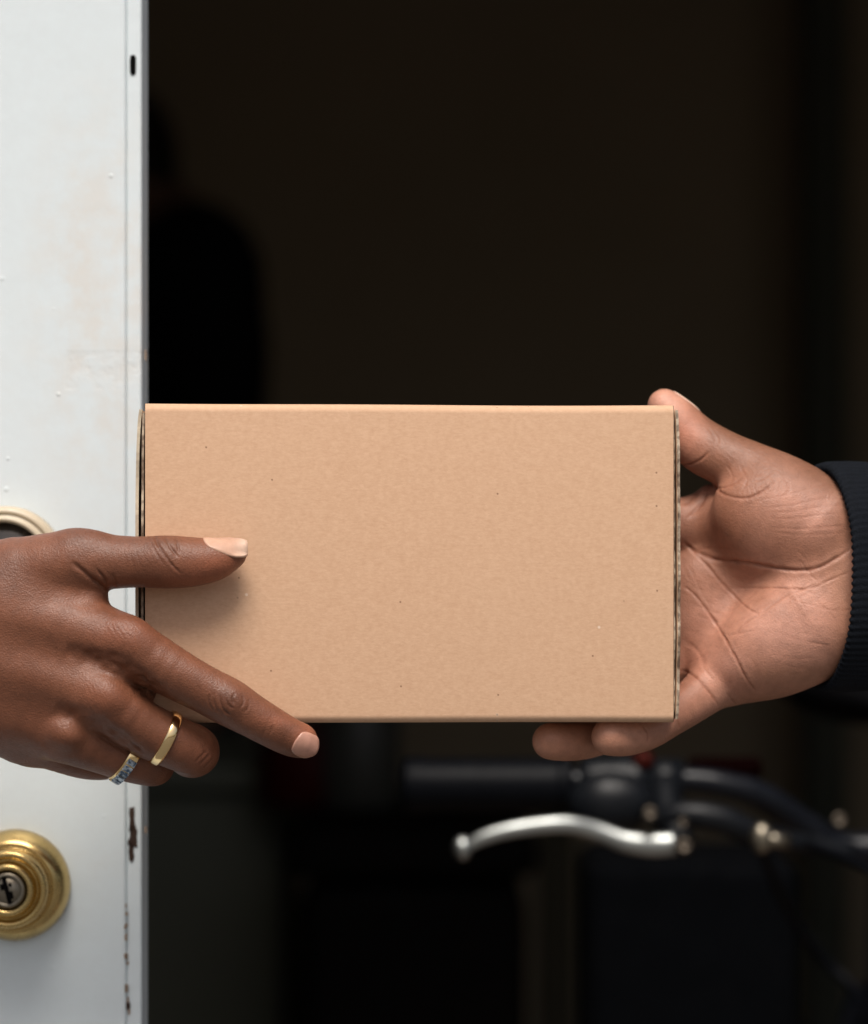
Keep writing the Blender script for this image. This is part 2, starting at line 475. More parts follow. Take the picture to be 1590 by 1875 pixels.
def mat_metal(name, col, rough=0.12, var=0.06, tarnish=None):
    m = NT(name)
    n = m.noise(90, 5, 0.65)
    m.inp('Base Color', m.mix(m.ramp(n, 0.4, 0.75, 0, 0.5), col, tarnish or tuple(c*0.75 for c in col)))
    m.inp('Metallic', 1.0).inp('Roughness', m.ramp(n, 0.35, 0.7, rough, rough + var))
    m.bump(m.noise(160, 3), 0.06, 0.0005)
    return m.m

M_door = mat_door()
M_card = mat_cardboard(); M_lite = simple('pale_board_edge', (0.50, 0.42, 0.31), 0.9, 0, 0.35, 300, 0.6, 500); M_corr = mat_corrugation()
M_skinL = mat_skin('deep_brown_skin', 0.42, 0.05, 0.42); M_skinR = mat_skin('warm_brown_skin', 0.46, 0.06, 0.36)
M_brass = mat_metal('polished_brass', (0.60, 0.43, 0.18), 0.20, 0.14, (0.26, 0.18, 0.07))
M_nickel = mat_metal('dull_nickel', (0.26, 0.23, 0.18), 0.35, 0.15)
M_dim = mat_metal('tarnished_steel', (0.12, 0.10, 0.08), 0.4, 0.15)
M_goldr = mat_metal('gold', (0.95, 0.70, 0.36), 0.12, 0.06)
M_alu = mat_metal('brushed_aluminium', (0.40, 0.42, 0.41), 0.36, 0.12)
M_stone = NT('blue_grey_stone'); M_stone.inp('Base Color', M_stone.mix(M_stone.ramp(M_stone.noise(700, 2), 0.42, 0.58), (0.05, 0.09, 0.15), (0.40, 0.46, 0.52))).inp('Roughness', 0.08).inp('Metallic', 0.35); M_stone = M_stone.m
M_rubber = simple('black_rubber', (0.003, 0.0035, 0.005), 0.42, 0, 0.2, 200, 0.5, 700, 0.07)
M_plastic = simple('black_plastic', (0.005, 0.006, 0.008), 0.40, 0, 0.15, 90, 0.2, 500, 0.2)
M_barpaint = simple('black_bar_paint', (0.006, 0.007, 0.010), 0.30, 0, 0.1, spec=.2)
M_red = simple('red_reflector', (0.035, 0.003, 0.001), 0.6, 0, 0.1, spec=.1)
M_wall_in = simple('dark_brown_wall', (0.40, 0.33, 0.23), 0.9, 0, 0.12, 2.5, 0.3, 80)
M_strip = simple('dark_green_grey_paint', (0.095, 0.102, 0.082), 0.9, 0, 0.12, 5, spec=.1)
M_floor_in = simple('dark_floorboards', (0.16, 0.11, 0.08), 0.6, 0, 0.3, 8)
M_facade = simple('white_render', (0.55, 0.55, 0.53), 0.85, 0, 0.06, 12, 0.4, 120)
M_pave = simple('grey_paving', (0.10, 0.097, 0.092), 0.9, 0, 0.2, 9, 0.4, 90)
M_black = simple('black_fabric', (0.004, 0.004, 0.005), 0.9, 0, 0.2, 60, 0.3, 300, .1)
M_chest = simple('black_lacquer', (0.003, 0.0025, 0.0025), 0.8, 0, 0.2, 20, spec=.05)
M_beige = simple('beige_enamel', (0.50, 0.42, 0.30), 0.35, 0, 0.05, 40)
M_darkglass = simple('dark_keyway_metal', (0.10, 0.09, 0.08), 0.25, 0.6, 0.2, 60)
M_chip = simple('bare_dark_wood', (0.035, 0.016, 0.008), 0.85, 0, 0.5, 160, 0.6, 500)

def mat_knit():
    m = NT('navy_rib_knit')
    n = m.noise(1300, 3, 0.6)
    m.inp('Base Color', m.mix(m.ramp(n, 0.35, 0.7), (0.0025, 0.0035, 0.005), (0.007, 0.009, 0.014))).inp('Roughness', 0.9)
    m.b.inputs['Specular IOR Level'].default_value = 0.15
    m.bump(n, 0.6, 0.0006)
    return m.m
M_knit = mat_knit()
M_cream = simple('cream_cotton_sleeve', (0.50, 0.47, 0.42), 0.85, 0, 0.08, 90, 0.4, 900)

# ------------------------------------------------------------------ the setting
def setting():
    bm = bmesh.new(); box(bm, -60, 60, -80, -0.02 + .14, -0.30, 0.0)
    tag(obj('ground', bm, M_pave), kind='structure')
    bm = bmesh.new(); box(bm, -2.6, 3.4, .12, 5.3, -0.20, 0.004)
    tag(obj('floor', bm, M_floor_in), kind='structure')
    # facade wall round the doorway
    bm = bmesh.new()
    yo, yi = .135, .30
    box(bm, -7, -1.02, yo, yi, 0, 3.4); box(bm, 1.5, 7, yo, yi, 0, 3.4); box(bm, -1.02, 1.5, yo, yi, 2.45, 3.4)
    tag(obj('outer_wall', bm, M_facade), 'white rendered house wall around the doorway', 'wall')
    bm = bmesh.new(); box(bm, -2.6, 3.4, 5.1, 5.3, 0.004, 2.8)
    tag(obj('back_wall', bm, M_wall_in), 'dark brown wall at the far end of the room', 'wall')
    bm = bmesh.new(); box(bm, -2.7, -2.6, .30, 5.3, 0, 2.8)
    tag(obj('side_wall', bm, M_wall_in), 'dark side wall hidden behind the white door', 'wall')
    bm = bmesh.new(); box(bm, 3.4, 3.5, .30, 5.3, 0, 2.8)
    tag(obj('side_wall', bm, M_wall_in), 'dark side wall of the room beyond the right edge', 'wall')
    bm = bmesh.new(); box(bm, -2.7, 3.5, .30, 5.3, 2.8, 2.95)
    tag(obj('ceiling', bm, M_wall_in), kind='structure')
    # upright band of paler paint on the right of the room
    bm = bmesh.new(); a = P(1478, 0, 4.6); b = P(1556, 0, 4.6)
    box(bm, a.x, b.x, 4.6, 4.75, 0.004, 2.8)
    tag(obj('pillar', bm, M_strip, bevel=.01), 'dark green grey upright pillar at the right of the dark room', 'pillar')
    # dark wood pillar between, seen beneath the lever
    bm = bmesh.new(); a = P(985, 0, 3.2); b = P(1058, 0, 3.2)
    box(bm, a.x, b.x, 3.2, 3.3, 0.004, P(0, 1500, 3.2).z)
    tag(obj('post', bm, simple('dim_brown_paint', (0.06, 0.055, 0.04), .9, 0, .1, 5, spec=.05), bevel=.006), 'short dim brown post standing below the brake lever', 'post')
    # low cupboard at lower left
    t = empty('cupboard', P(400, 0, 2.0).xy.to_3d(), 'dim grey green cupboard below the hand with rings', 'cupboard')
    a = P(120, 0, 2.0); b = P(520, 1395, 2.0)
    bm = bmesh.new(); box(bm, a.x, b.x, 2.0, 2.45, .06, b.z - .03)
    obj('carcass', bm, M_strip, t, bevel=.012)
    bm = bmesh.new(); box(bm, a.x - .02, b.x + .012, 1.98, 2.47, b.z - .03, b.z)
    obj('top', bm, M_strip, t, bevel=.008)
    bm = bmesh.new(); box(bm, a.x + .02, b.x - .02, 2.03, 2.42, .004, .06)
    obj('plinth', bm, M_chest, t)
    # black chest
    t = empty('chest', P(740, 0, 1.7).xy.to_3d(), 'black chest under the grip of the handlebar', 'chest')
    a = P(545, 0, 1.7); b = P(965, 1520, 1.7)
    bm = bmesh.new(); box(bm, a.x, b.x, 1.7, 2.2, .03, b.z - .05); obj('body', bm, M_chest, t, bevel=.03, seg=4)
    bm = bmesh.new(); box(bm, a.x - .01, b.x + .01, 1.69, 2.21, b.z - .046, b.z); obj('lid', bm, M_chest, t, bevel=.015, seg=3)
    for sx_ in (a.x + .08, b.x - .08):
        bm = bmesh.new(); lathe(bm, [(0, 0), (.025, 0), (.025, .026), (0, .026)], (sx_, 1.95, .03), (0, 0, -1), 20); obj('foot', bm, M_chest, t)
    # small dim clutter on top of the cupboard and chest
    bm = bmesh.new(); c = P(575, 1486, 2.1); c.z = b.z
    lathe(bm, [(0, 0), (.045, 0), (.052, .01), (.05, .075), (.042, .083), (0, .085)], (c.x, 1.95, b.z), (0, 0, 1), 28)
    tag(obj('tin', bm, simple('dark_red_enamel', (0.03, 0.001, 0.001), 0.6, spec=.1), smooth=True), 'dark red tin on the black chest', 'tin')
    bm = bmesh.new(); c = P(655, 1450, 1.9)
    lathe(bm, [(0, 0), (.04, 0), (.045, .01), (.045, .11), (.025, .135), (.022, .16), (.026, .165), (0, .167)], (c.x, 1.93, b.z), (0, 0, 1), 28)
    tag(obj('bottle', bm, simple('dim_grey_glass', (0.04, 0.04, 0.035), 0.4, spec=.2), smooth=True), 'dim grey bottle on the black chest beside the red tin', 'bottle')
setting()

# ------------------------------------------------------------------ white door with knob and deadbolt
def door():
    DY = .11
    e0 = P(231, 937, DY)                          # front arris of the free edge
    ang = R(2.0)
    o = empty('door', (e0.x, DY, 0), 'white painted door, scuffed and chipped along its free edge', 'door')
    u = Vector((-math.cos(ang), math.sin(ang), 0)) # along the leaf, to the hinges
    b_ = Vector((math.sin(ang), math.cos(ang), 0)) # through its thickness
    def L(a, t, z): return Vector((e0.x, DY, 0)) + u * a + b_ * t + Vector((0, 0, z))
    bm = bmesh.new(); W, T = .86, .024; SW = .0069
    ra = .0016
    prof = [(W, 0), (ra, 0), (ra*.5, ra*.12), (ra*.12, ra*.5), (0, ra), (0, .0022), (-.0005, .0017), (-SW + .0012, .0014), (-SW + .0004, .0017), (-SW, .0028), (-SW, T - .001), (-SW + .001, T), (W, T)]
    z0, z1 = .006, 2.43; N = 1
    lo = [bm.verts.new(L(a, t, z0)) for a, t in prof]; hi = [bm.verts.new(L(a, t, z1)) for a, t in prof]
    for i in range(len(prof)):
        j = (i + 1) % len(prof); bm.faces.new((lo[i], lo[j], hi[j], hi[i]))
    bm.faces.new(lo[::-1]); bm.faces.new(hi)
    leaf = obj('leaf', bm, M_door, o, smooth=False)
    # shallow strip proud of the edge face: the paint has a lip there
    # chipped paint along the arris, each chip a thin ragged flake of bare wood
    rnd = random.Random(5)
    def chip(px, py, wpx, hpx, name='paint_chip', mat=M_chip, rag=0.35, n=22, proud=.0004, t=None):
        # chip centred on the narrow edge face, at the given photo height
        cz = P(px, py, DY).z; k = S * (D + DY + .015) / D
        tt = (px - 231) * k
        bm = bmesh.new(); vs = []
        for i in range(n):
            a = 2 * math.pi * i / n; q = 1 + rag * rnd.uniform(-1, 1)
            ee = .45
            cx = math.copysign(abs(math.cos(a)) ** ee, math.cos(a)); sz = math.copysign(abs(math.sin(a)) ** ee, math.sin(a))
            vs.append((tt + cx * wpx * k * .5 * q, cz + sz * hpx * k * .5 * (1 + rag*.3*rnd.uniform(-1, 1))))
        pl = .0015 if px > 232.5 else 0; top = [bm.verts.new(L(-a, pl - proud, z)) for a, z in vs]; bot = [bm.verts.new(L(-a, pl + .0012, z)) for a, z in vs]
        bm.faces.new(top)
        for i in range(n): j = (i+1) % n; bm.faces.new((top[i], bot[i], bot[j], top[j]))
        bmesh.ops.recalc_face_normals(bm, faces=bm.faces)
        obj(name, bm, mat, o)
    chip(243, 118, 11, 36, 'slot', M_chest, 0.03)
    chip(241, 1500, 12, 44); chip(243, 1532, 16, 38); chip(240, 1560, 9, 34)
    mb = simple('worn_brown_paint', (0.28, 0.20, 0.14), 0.8, 0, 0.5, 200)
    for k in range(15):
        py = rnd.uniform(1590, 1860); chip(232 + rnd.uniform(-3, 4), py, rnd.uniform(1.5, 5), rnd.uniform(4, 16), 'paint_chip', mb, 0.5, 12)
    chip(231 + 3, 1842, 8, 14, 'paint_chip', M_chip, 0.4, 14)
    chip(266, 650, 3, 20, 'paint_chip', mb, 0.4, 12); chip(266, 1520, 3, 14, 'paint_chip', mb, 0.4, 12)
    nrm = -b_
    # keyed brass knob
    kc = P(20, 1626, DY - .012); 
    def hub(c, zc_): # point on the door face behind c
        a = (c - Vector((e0.x, DY, 0))).dot(u); return L(a, 0, c.z)
    base = hub(kc, kc.z)
    kn = bmesh.new()
    r = .0250
    lathe(kn, [(0, 0), (r*.98, 0), (r, .002), (r*.985, .005), (r*.93, .0085), (r*.84, .0115), (r*.765, .0130), (r*.735, .0130), (r*.715, .0122), (r*.70, .0140), (r*.695, .0195), (r*.675, .0215),
               (r*.62, .0222), (r*.57, .0215), (r*.535, .0195), (r*.515, .0192), (r*.495, .0205), (r*.46, .0232), (r*.42, .0242), (r*.375, .0240), (r*.345, .0228), (r*.335, .0205), (0, .0205)], base, nrm, 96)
    k = obj('knob', kn, M_brass, o, smooth=True)
    cy = bmesh.new(); fc = base + nrm * .0207
    lathe(cy, [(0, 0), (r*.322, 0), (r*.322, .0022), (r*.29, .0030), (r*.245, .0031), (r*.235, .0022), (r*.215, .0022), (r*.20, .0030), (0, .0026)], fc, nrm, 48)
    cyl = obj('lock_cylinder', cy, M_nickel, k, smooth=True)
    kw = bmesh.new(); f2 = fc + nrm * .0031
    M = Matrix.Translation(f2) @ Matrix.Rotation(R(-14), 4, 'Y')
    box(kw, -.0009, .0009, -.0006, .001, -.0058, .0058, M); box(kw, .0009, .0022, -.0006, .001, -.0040, -.0008, M); box(kw, -.0024, -.0009, -.0006, .001, .0006, .0034, M); box(kw, .0014, .0026, -.0006, .001, .0014, .0030, M)
    obj('keyhole', kw, M_chest, k)
    # deadbolt rose above, beige rim with a dark face
    dc = P(12, 1034, DY); db = hub(dc, dc.z); q = .0262
    bm = bmesh.new()
    lathe(bm, [(q*.70, .0), (q, 0), (q*1.0, .006), (q*.965, .0095), (q*.90, .0105), (q*.87, .0098), (q*.855, .0085), (q*.83, .0120), (q*.78, .0132), (q*.735, .0125), (q*.72, .0095), (q*.72, .002)], db, nrm, 80)
    dd = obj('deadbolt', bm, M_beige, o, smooth=True)
    bm = bmesh.new(); lathe(bm, [(0, .0085), (q*.30, .0085), (q*.55, .0078), (q*.725, .006), (q*.725, .001)], db, nrm, 64)
    obj('lock_face', bm, M_darkglass, dd, smooth=True)
    bm = bmesh.new()
    for z in (.25, 1.05, 1.85):
        c = L(W, -.004, z); lathe(bm, [(0, 0), (.007, 0), (.007, .10), (0, .10)], c, (0, 0, 1), 16)
    obj('hinge', bm, M_nickel, o)
door()

# ------------------------------------------------------------------ cardboard parcel
def parcel():
    A = P(266, 0, 0.0); Bx = P(1234, 0, .012)
    A = Vector((A.x, 0.0)); Bq = Vector((Bx.x, .012))
    u = (Bq - A); Wd = u.length; u.normalize(); n = Vector((-u.y, u.x))   # n points away from the camera
    dep = .038
    zt = P(0, 739, 0).z; zb = P(0, 1326, 0).z
    tilt = R(-.13)
    def L(a, t, z):
        zz = z + math.tan(tilt) * (a - Wd/2)
        q = A + u * a + n * t; return Vector((q.x, q.y, zz))
    o = empty('parcel', (L(Wd/2, dep/2, zb)), 'plain brown cardboard parcel held up between the two hands', 'parcel')
    H = zt - zb; th = .0015
    def sec(off, r0, bulge=0):
        """rounded section (t,z) of the sleeve: front, top, back, bottom"""
        t0, t1, a0, a1 = off, dep - off, zb + off, zt - off; r0 = max(r0 - off, .0003); pts = []
        for (ct, cz, s) in ((t0 + r0, a1 - r0, 90), (t1 - r0, a1 - r0, 0), (t1 - r0, a0 + r0, -90), (t0 + r0, a0 + r0, -180)):
            for i in range(9):
                a = R(s + 90 - i * 11.25); pts.append((ct + r0 * math.cos(a), cz + r0 * math.sin(a)))
        return pts
    bm = bmesh.new(); NX = 60
    out = sec(0, .0034); inn = sec(th, .0034); rings = []
    rnd = random.Random(3)
    for shell in (out, inn):
        rr = []
        for i in range(NX + 1):
            a = Wd * i / NX; f = i / NX
            row = []
            for t, z in shell:
                e = 0
                if abs(f - .5) > .492: e = .0006 * (1 if t < dep/2 else -1)   # board ends crushed slightly inwards
                sag = .0010 * math.sin(math.pi * f) * math.sin(math.pi * min(1, max(0, (z - zb) / H)))
                tt = t - (sag if t < dep * .5 else -sag) + e
                zz = z - (.00015 * math.sin(f * 9.0 + 1) + .0003 * math.sin(math.pi * f)) * (1 if z > (zt+zb)/2 else -.5)
                row.append(bm.verts.new(L(a, tt, zz)))
            rr.append(row)
        rings.append(rr)
    m = len(out)
    for s, rr in enumerate(rings):
        for a, b in zip(rr, rr[1:]):
            for k in range(m):
                q = (a[k], b[k], b[(k+1) % m], a[(k+1) % m]); bm.faces.new(q if s == 0 else q[::-1])
    body = obj('sleeve', bm, M_card, o, smooth=True)
    # raw cut ends of the board, darker
    for e, i in ((0, 0), (1, NX)):
        bm = bmesh.new(); r0 = [bm.verts.new(v) for v in []]
        a = 0 if e == 0 else Wd
        s_ = -1 if e == 0 else 1
        oo = [bm.verts.new(L(a + s_*.0002, t + .0006*(1 if t < dep/2 else -1), z)) for t, z in sec(-.00005, .0034)]; ii = [bm.verts.new(L(a + s_*.0002, t, z)) for t, z in sec(th + .0006, .0034)]
        for k in range(m): bm.faces.new((oo[k], oo[(k+1) % m], ii[(k+1) % m], ii[k]))
        obj('cut_edge', bm, M_corr, body)
    # tucked end flaps, bowed outwards, two plies each
    def flap(side, off, bulge, t0, t1, name, mat, thick, z0p=.004, z1p=.004, skew=0, lite=0):
        bm = bmesh.new(); NZ = 36; NT_ = 6; sh = []
        a0 = 0 if side < 0 else Wd
        for ply in (0, 1):
            g = []
            for i in range(NZ + 1):
                f = i / NZ; z = zb + z0p + (H - z0p - z1p) * f; row = []
                bow = bulge * (math.sin(math.pi * f) ** .55) * (1 + .10 * math.sin(f * 7 + off * 900)) + off + skew * f
                for j in range(NT_ + 1):
                    g_ = j / NT_; t = t0 + (t1 - t0) * g_
                    rr = .0012 * math.sin(31 * f + 3) * (j == 0) * .5
                    row.append(bm.verts.new(L(a0 + side * (bow + thick * ply + bulge * .25 * math.sin(math.pi * g_)), t + rr, z)))
                g.append(row)
            sh.append(g)
        for ply, g in enumerate(sh):
            for i in range(NZ):
                for j in range(NT_):
                    q = (g[i][j], g[i][j+1], g[i+1][j+1], g[i+1][j])
                    bm.faces.new(q if (ply == 1) == (side > 0) else q[::-1])
        p, q = sh
        edge = []
        for i in range(NZ):
            edge += [bm.faces.new((p[i][0], p[i+1][0], q[i+1][0], q[i][0])), bm.faces.new((p[i][-1], q[i][-1], q[i+1][-1], p[i+1][-1]))]
        for j in range(NT_):
            edge += [bm.faces.new((p[0][j], q[0][j], q[0][j+1], p[0][j+1])), bm.faces.new((p[-1][j], p[-1][j+1], q[-1][j+1], q[-1][j]))]
        for f in edge: f.material_index = 1
        bmesh.ops.recalc_face_normals(bm, faces=bm.faces)
        fo = obj(name, bm, mat, o); fo.data.materials.append(M_corr if not lite else M_lite)
        fo.data.polygons.foreach_set('use_smooth', [f.material_index == 0 for f in fo.data.polygons])
    flap(-1, .0002, .0006, .0022, dep - .002, 'inner_flap', M_corr, .0009)
    flap(-1, .0012, .0018, .0028, dep - .001, 'end_flap', M_card, .0013, .0015, .0025, lite=1)
    flap(1, -.0004, .0004, .0022, dep - .002, 'inner_flap', M_corr, .0009)
    flap(1, .0008, .0011, .0014, dep - .001, 'end_flap', M_card, .0012, .0015, .002)
parcel()

# ------------------------------------------------------------------ the two people whose hands hold the parcel
H_VOX = 2.0
def finish(name, v, f, colfn, nails, mat, parent):
    """colour, append nail plates, move to world and link as one mesh"""
    col = colfn
    nail = np.zeros(len(v)); V = [v]; F = [f]; CC = [col]; NN = [nail]; k = len(v)
    for (nv, nf, nc) in nails:
        V.append(nv); F.append(nf + k); CC.append(nc(nv) if callable(nc) else np.tile(nc, (len(nv), 1))); NN.append(np.ones(len(nv))); k += len(nv)
    me = np_mesh(name, to_world(np.concatenate(V)), np.concatenate(F), np.concatenate(CC), {'nail': np.concatenate(NN)})
    return link(name, me, mat, parent)

def lerp(a, b, t): return a[None] * (1 - t[:, None]) + b[None] * t[:, None] if a.ndim == 1 else a * (1 - t[:, None]) + (b[None] if b.ndim == 1 else b) * t[:, None]
def near(v, c, r):   # soft mask about a place; c = (px,py) or (px,py,depth)
    d = ((v[:, 0] - c[0]) / r[0]) ** 2 + ((-v[:, 2] - c[1]) / r[1]) ** 2
    if len(c) > 2: d = d + ((v[:, 1] - c[2]) / r[2]) ** 2
    return np.exp(-d)

def ring_band(bm, c, axis, rad, width, thick, seg=72, flatd=1.0, a0=0, a1=360, prof=7):
    """domed band round a finger, all in modelling units"""
    ax = np.array(axis, float); ax /= np.linalg.norm(ax); u = np.cross(ax, (0, 1, 0)); u /= np.linalg.norm(u); w_ = np.cross(ax, u)
    c = np.array(c, float); full = a1 - a0 >= 360; rows = []
    n = seg if full else seg + 1
    for i in range(n):
        a = R(a0 + (a1 - a0) * i / seg); d = u * math.cos(a) + w_ * math.sin(a) * flatd
        row = []
        for j in range(prof):
            q = math.pi * j / (prof - 1); row.append(c + ax * (-width/2 * math.cos(q)) + d * (rad + thick * math.sin(q) ** .6))
        row += [c + ax * width/2 * .9 + d * (rad - 1.5), c - ax * width/2 * .9 + d * (rad - 1.5)]
        rows.append(row)
    allv = to_world(np.array(rows).reshape(-1, 3)); vs = [bm.verts.new(p) for p in allv]; m = prof + 2
    for i in range(n if full else n - 1):
        j = (i + 1) % n
        for k in range(m): bm.faces.new((vs[i*m+k], vs[i*m+(k+1) % m], vs[j*m+(k+1) % m], vs[j*m+k]))
    if not full: bm.faces.new(vs[:m][::-1]); bm.faces.new(vs[-m:])

def left_person():
    o = empty('person', to_world(np.array([[-250., 20., -1170.]]))[0], 'left person reaching in, deep brown hand with two rings gripping the parcel', 'person')
    palm = [chain([(-480, 1175, 20, 108), (-250, 1172, 15, 112), (-120, 1172, 10, 118)], 3, 1.35),
            chain([(-180, 1120, 30, 92), (-20, 1070, 5, 78), (128, 1030, -30, 56)], 3),
            chain([(-150, 1120, 5, 92), (60, 1138, -25, 72), (222, 1182, -56, 55)], 4),
            chain([(-150, 1190, 0, 88), (50, 1232, -28, 66), (184, 1277, -48, 54)], 4),
            chain([(-150, 1250, 15, 80), (10, 1295, -5, 62), (112, 1335, -18, 53)], 4),
            chain([(-160, 1265, 40, 76), (-20, 1315, 35, 60), (58, 1350, 40, 52)], 4),
            chain([(20, 1100, 0, 70), (110, 1090, -12, 46), (160, 1090, -22, 34)], 3), chain([(190, 1215, -12, 34), (262, 1266, -6, 24)], 1), chain([(130, 1310, 0, 30), (190, 1346, 8, 24)], 1),
            ell((20, 1210, 30), (170, 120, 60), 18)]
    fing = [chain([(100, 1036, -25, 56), (150, 1029, -34, 54), (205, 1029, -40, 49), (255, 1029, -46, 46), (305, 1029, -48, 48), (350, 1029, -46, 45), (392, 1025, -44, 38), (424, 1014, -38, 28)], 4),
            chain([(190, 1168, -50, 54), (238, 1188, -60, 54), (325, 1236, -64, 46), (372, 1261, -63, 43), (418, 1285, -62, 43.5), (455, 1307, -58, 39.5), (500, 1333, -50, 36.5), (530, 1349, -44, 34), (550, 1356, -38, 32)], 4),
            chain([(150, 1262, -42, 54), (190, 1283, -50, 56), (262, 1333, -30, 50), (322, 1361, -10, 48), (357, 1374, 16, 45), (352, 1386, 70, 38), (340, 1380, 140, 36), (330, 1345, 190, 33)], 4),
            chain([(90, 1328, -12, 52), (120, 1342, -14, 54), (190, 1371, 10, 46), (238, 1390, 26, 42), (276, 1400, 46, 39), (282, 1400, 110, 36), (270, 1390, 175, 34)], 4),
            chain([(40, 1345, 40, 50), (90, 1362, 58, 46), (150, 1385, 90, 40), (185, 1392, 125, 36), (195, 1392, 190, 33)], 4)]
    kn = [(ell((240, 1168, -84), (44, 32, 30), -28), 22), (ell((192, 1274, -82), (38, 29, 30), -28), 16), (ell((116, 1342, -56), (34, 26, 28), -25), 15), (ell((420, 1284, -82), (30, 24, 24), -30), 16),
          (ell((150, 1003, -40), (50, 30, 30), 0), 24)]
    def field(q):
        p = palm[0](q)
        for i, g in enumerate(palm[1:]): p = smin(p, g(q), 38)
        d = None
        for i, g in enumerate(fing):
            e = smin(p, g(q), 16)
            d = e if d is None else smin(d, e, 2.0)
        for g, k in kn: d = smin(d, g(q), k)
        return d
    v, f = polygonise(field, (-300, -150, -1470), (600, 240, -930), H_VOX)
    v = relax(v, f, 3); n = vnormals(v, f)
    cr = [([(283, 982), (293, 1003), (312, 1030), (333, 1052)], 3.0, 3.0, .55), ([(300, 980), (311, 1000), (328, 1022)], 2.8, 2.6, .5), ([(320, 980), (325, 996), (329, 1014)], 2.4, 2.0, .45), ([(272, 984), (284, 1008), (302, 1036)], 2.2, 1.4, .3),
          ([(130, 1028), (152, 1046), (176, 1066), (200, 1084)], 5, 5.0, .5), ([(176, 1040), (190, 1058), (196, 1074)], 3.0, 3.0, .45), ([(205, 1050), (212, 1064), (214, 1076)], 3, 2.0, .3),
          ([(385, 1270), (383, 1285), (390, 1303)], 2.2, 1.8, .5), ([(395, 1264), (391, 1283), (400, 1306)], 2.2, 1.8, .5), ([(405, 1260), (403, 1280), (410, 1300), (424, 1310)], 2.2, 2.0, .6), ([(418, 1262), (414, 1278), (419, 1292), (430, 1298)], 2.0, 2.0, .6),
          ([(430, 1268), (426, 1280), (430, 1290)], 2.0, 1.7, .6), ([(442, 1272), (446, 1286), (438, 1300)], 2.0, 1.6, .5), ([(455, 1280), (456, 1292), (447, 1306)], 2.0, 1.2, .4),
          ([(490, 1324), (484, 1340), (480, 1350)], 2.0, 1.0, .3), ([(500, 1328), (495, 1345)], 2.0, 1.0, .3),
          ([(357, 1396), (368, 1385), (379, 1374)], 2.0, 1.4, .35), ([(365, 1401), (376, 1390), (386, 1380)], 2.0, 1.4, .35), ([(373, 1406), (384, 1396), (392, 1386)], 2.0, 1.0, .3),
          ([(255, 1238), (275, 1262), (290, 1280), (300, 1292)], 5.0, 4.5, .5), ([(235, 1355), (248, 1368), (262, 1380)], 4.0, 3.0, .4),
          # hollows between the tendons
          ([(120, 1192), (195, 1210), (255, 1245), (300, 1290)], 16, 9.0, .0), ([(100, 1296), (160, 1318), (215, 1348), (262, 1385)], 13, 7.0, .0)]
    v, cm = sculpt(v, n, cr)
    fa = [folds(v, n, (170, 1022), (70, 34), 62, 11, 1.0, 3), folds(v, n, (245, 1030), (34, 34), 70, 12, .7, 9), folds(v, n, (225, 1160), (44, 30), 62, 9, .9, 13), folds(v, n, (178, 1283), (36, 22), 62, 9, 1.0, 21), folds(v, n, (405, 1283), (42, 30), 66, 9, .8, 33),
          folds(v, n, (495, 1335), (24, 24), 66, 8, .5, 35), folds(v, n, (120, 1345), (34, 20), 62, 9, .8, 51)]
    for a, m_ in fa: v = v + n * a[:, None]; cm = np.maximum(cm, m_ * .35)
    tone = .5 + .5 * vnoise(v, 70.0, 5)
    col = lerp(np.array([.130, .047, .024]), np.array([.195, .074, .039]), tone)
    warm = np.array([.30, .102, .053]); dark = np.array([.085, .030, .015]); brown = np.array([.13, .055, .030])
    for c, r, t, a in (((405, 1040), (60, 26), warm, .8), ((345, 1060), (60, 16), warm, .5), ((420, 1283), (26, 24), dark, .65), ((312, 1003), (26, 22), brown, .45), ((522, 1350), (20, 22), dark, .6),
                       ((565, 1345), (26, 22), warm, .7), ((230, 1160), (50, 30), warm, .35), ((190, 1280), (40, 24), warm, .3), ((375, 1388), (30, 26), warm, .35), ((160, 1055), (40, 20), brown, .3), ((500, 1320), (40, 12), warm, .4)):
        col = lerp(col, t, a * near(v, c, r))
    col = lerp(col, dark, np.clip(cm, 0, 1) * .8)
    # underside of hand and fingers is paler
    pal = np.clip((n[:, 1] - .25) * 2, 0, 1); col = lerp(col, np.array([.46, .24, .17]), pal * .8)
    nc = np.array([.52, .31, .22]); nc2 = np.array([.46, .24, .175])
    ta, tn_, tc_ = (1.0, .02, .10), (.0, -.44, .90), (414, -54, -1000)
    th = settle(nail_patch(tc_, ta, tn_, 40, 26, 34, 4.5, point=.15), fing[0], ta, tn_, tc_, 2.2, .35)
    ia, in_, ic_ = (.80, .36, -.48), (.16, -.90, -.36), (560, -60, -1366)
    ix = settle(nail_patch(ic_, ia, in_, 26, 24, 32, 4.0, point=.0), fing[1], ia, in_, ic_, 1.6, .3)
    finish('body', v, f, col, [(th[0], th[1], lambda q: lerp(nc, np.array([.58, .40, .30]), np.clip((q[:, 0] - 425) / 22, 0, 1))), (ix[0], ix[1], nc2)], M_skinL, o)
    # rings
    bm = bmesh.new(); ring_band(bm, (302, -20, -1352), (.86, .16, -.42), 50.5, 19, 3.6)
    r1 = obj('ring', bm, M_goldr, o, smooth=True); r1['label'] = 'plain gold ring on the middle finger'
    bm = bmesh.new(); ax2 = (.80, .20, -.50); ring_band(bm, (232, 22, -1390), ax2, 45.0, 22, 3.0)
    r2 = obj('ring', bm, M_goldr, o, smooth=True); r2['label'] = 'gold ring set with blue grey stones'
    axn = np.array(ax2) / np.linalg.norm(ax2); uu = np.cross(axn, (0, 1, 0)); uu /= np.linalg.norm(uu); ww = np.cross(axn, uu)
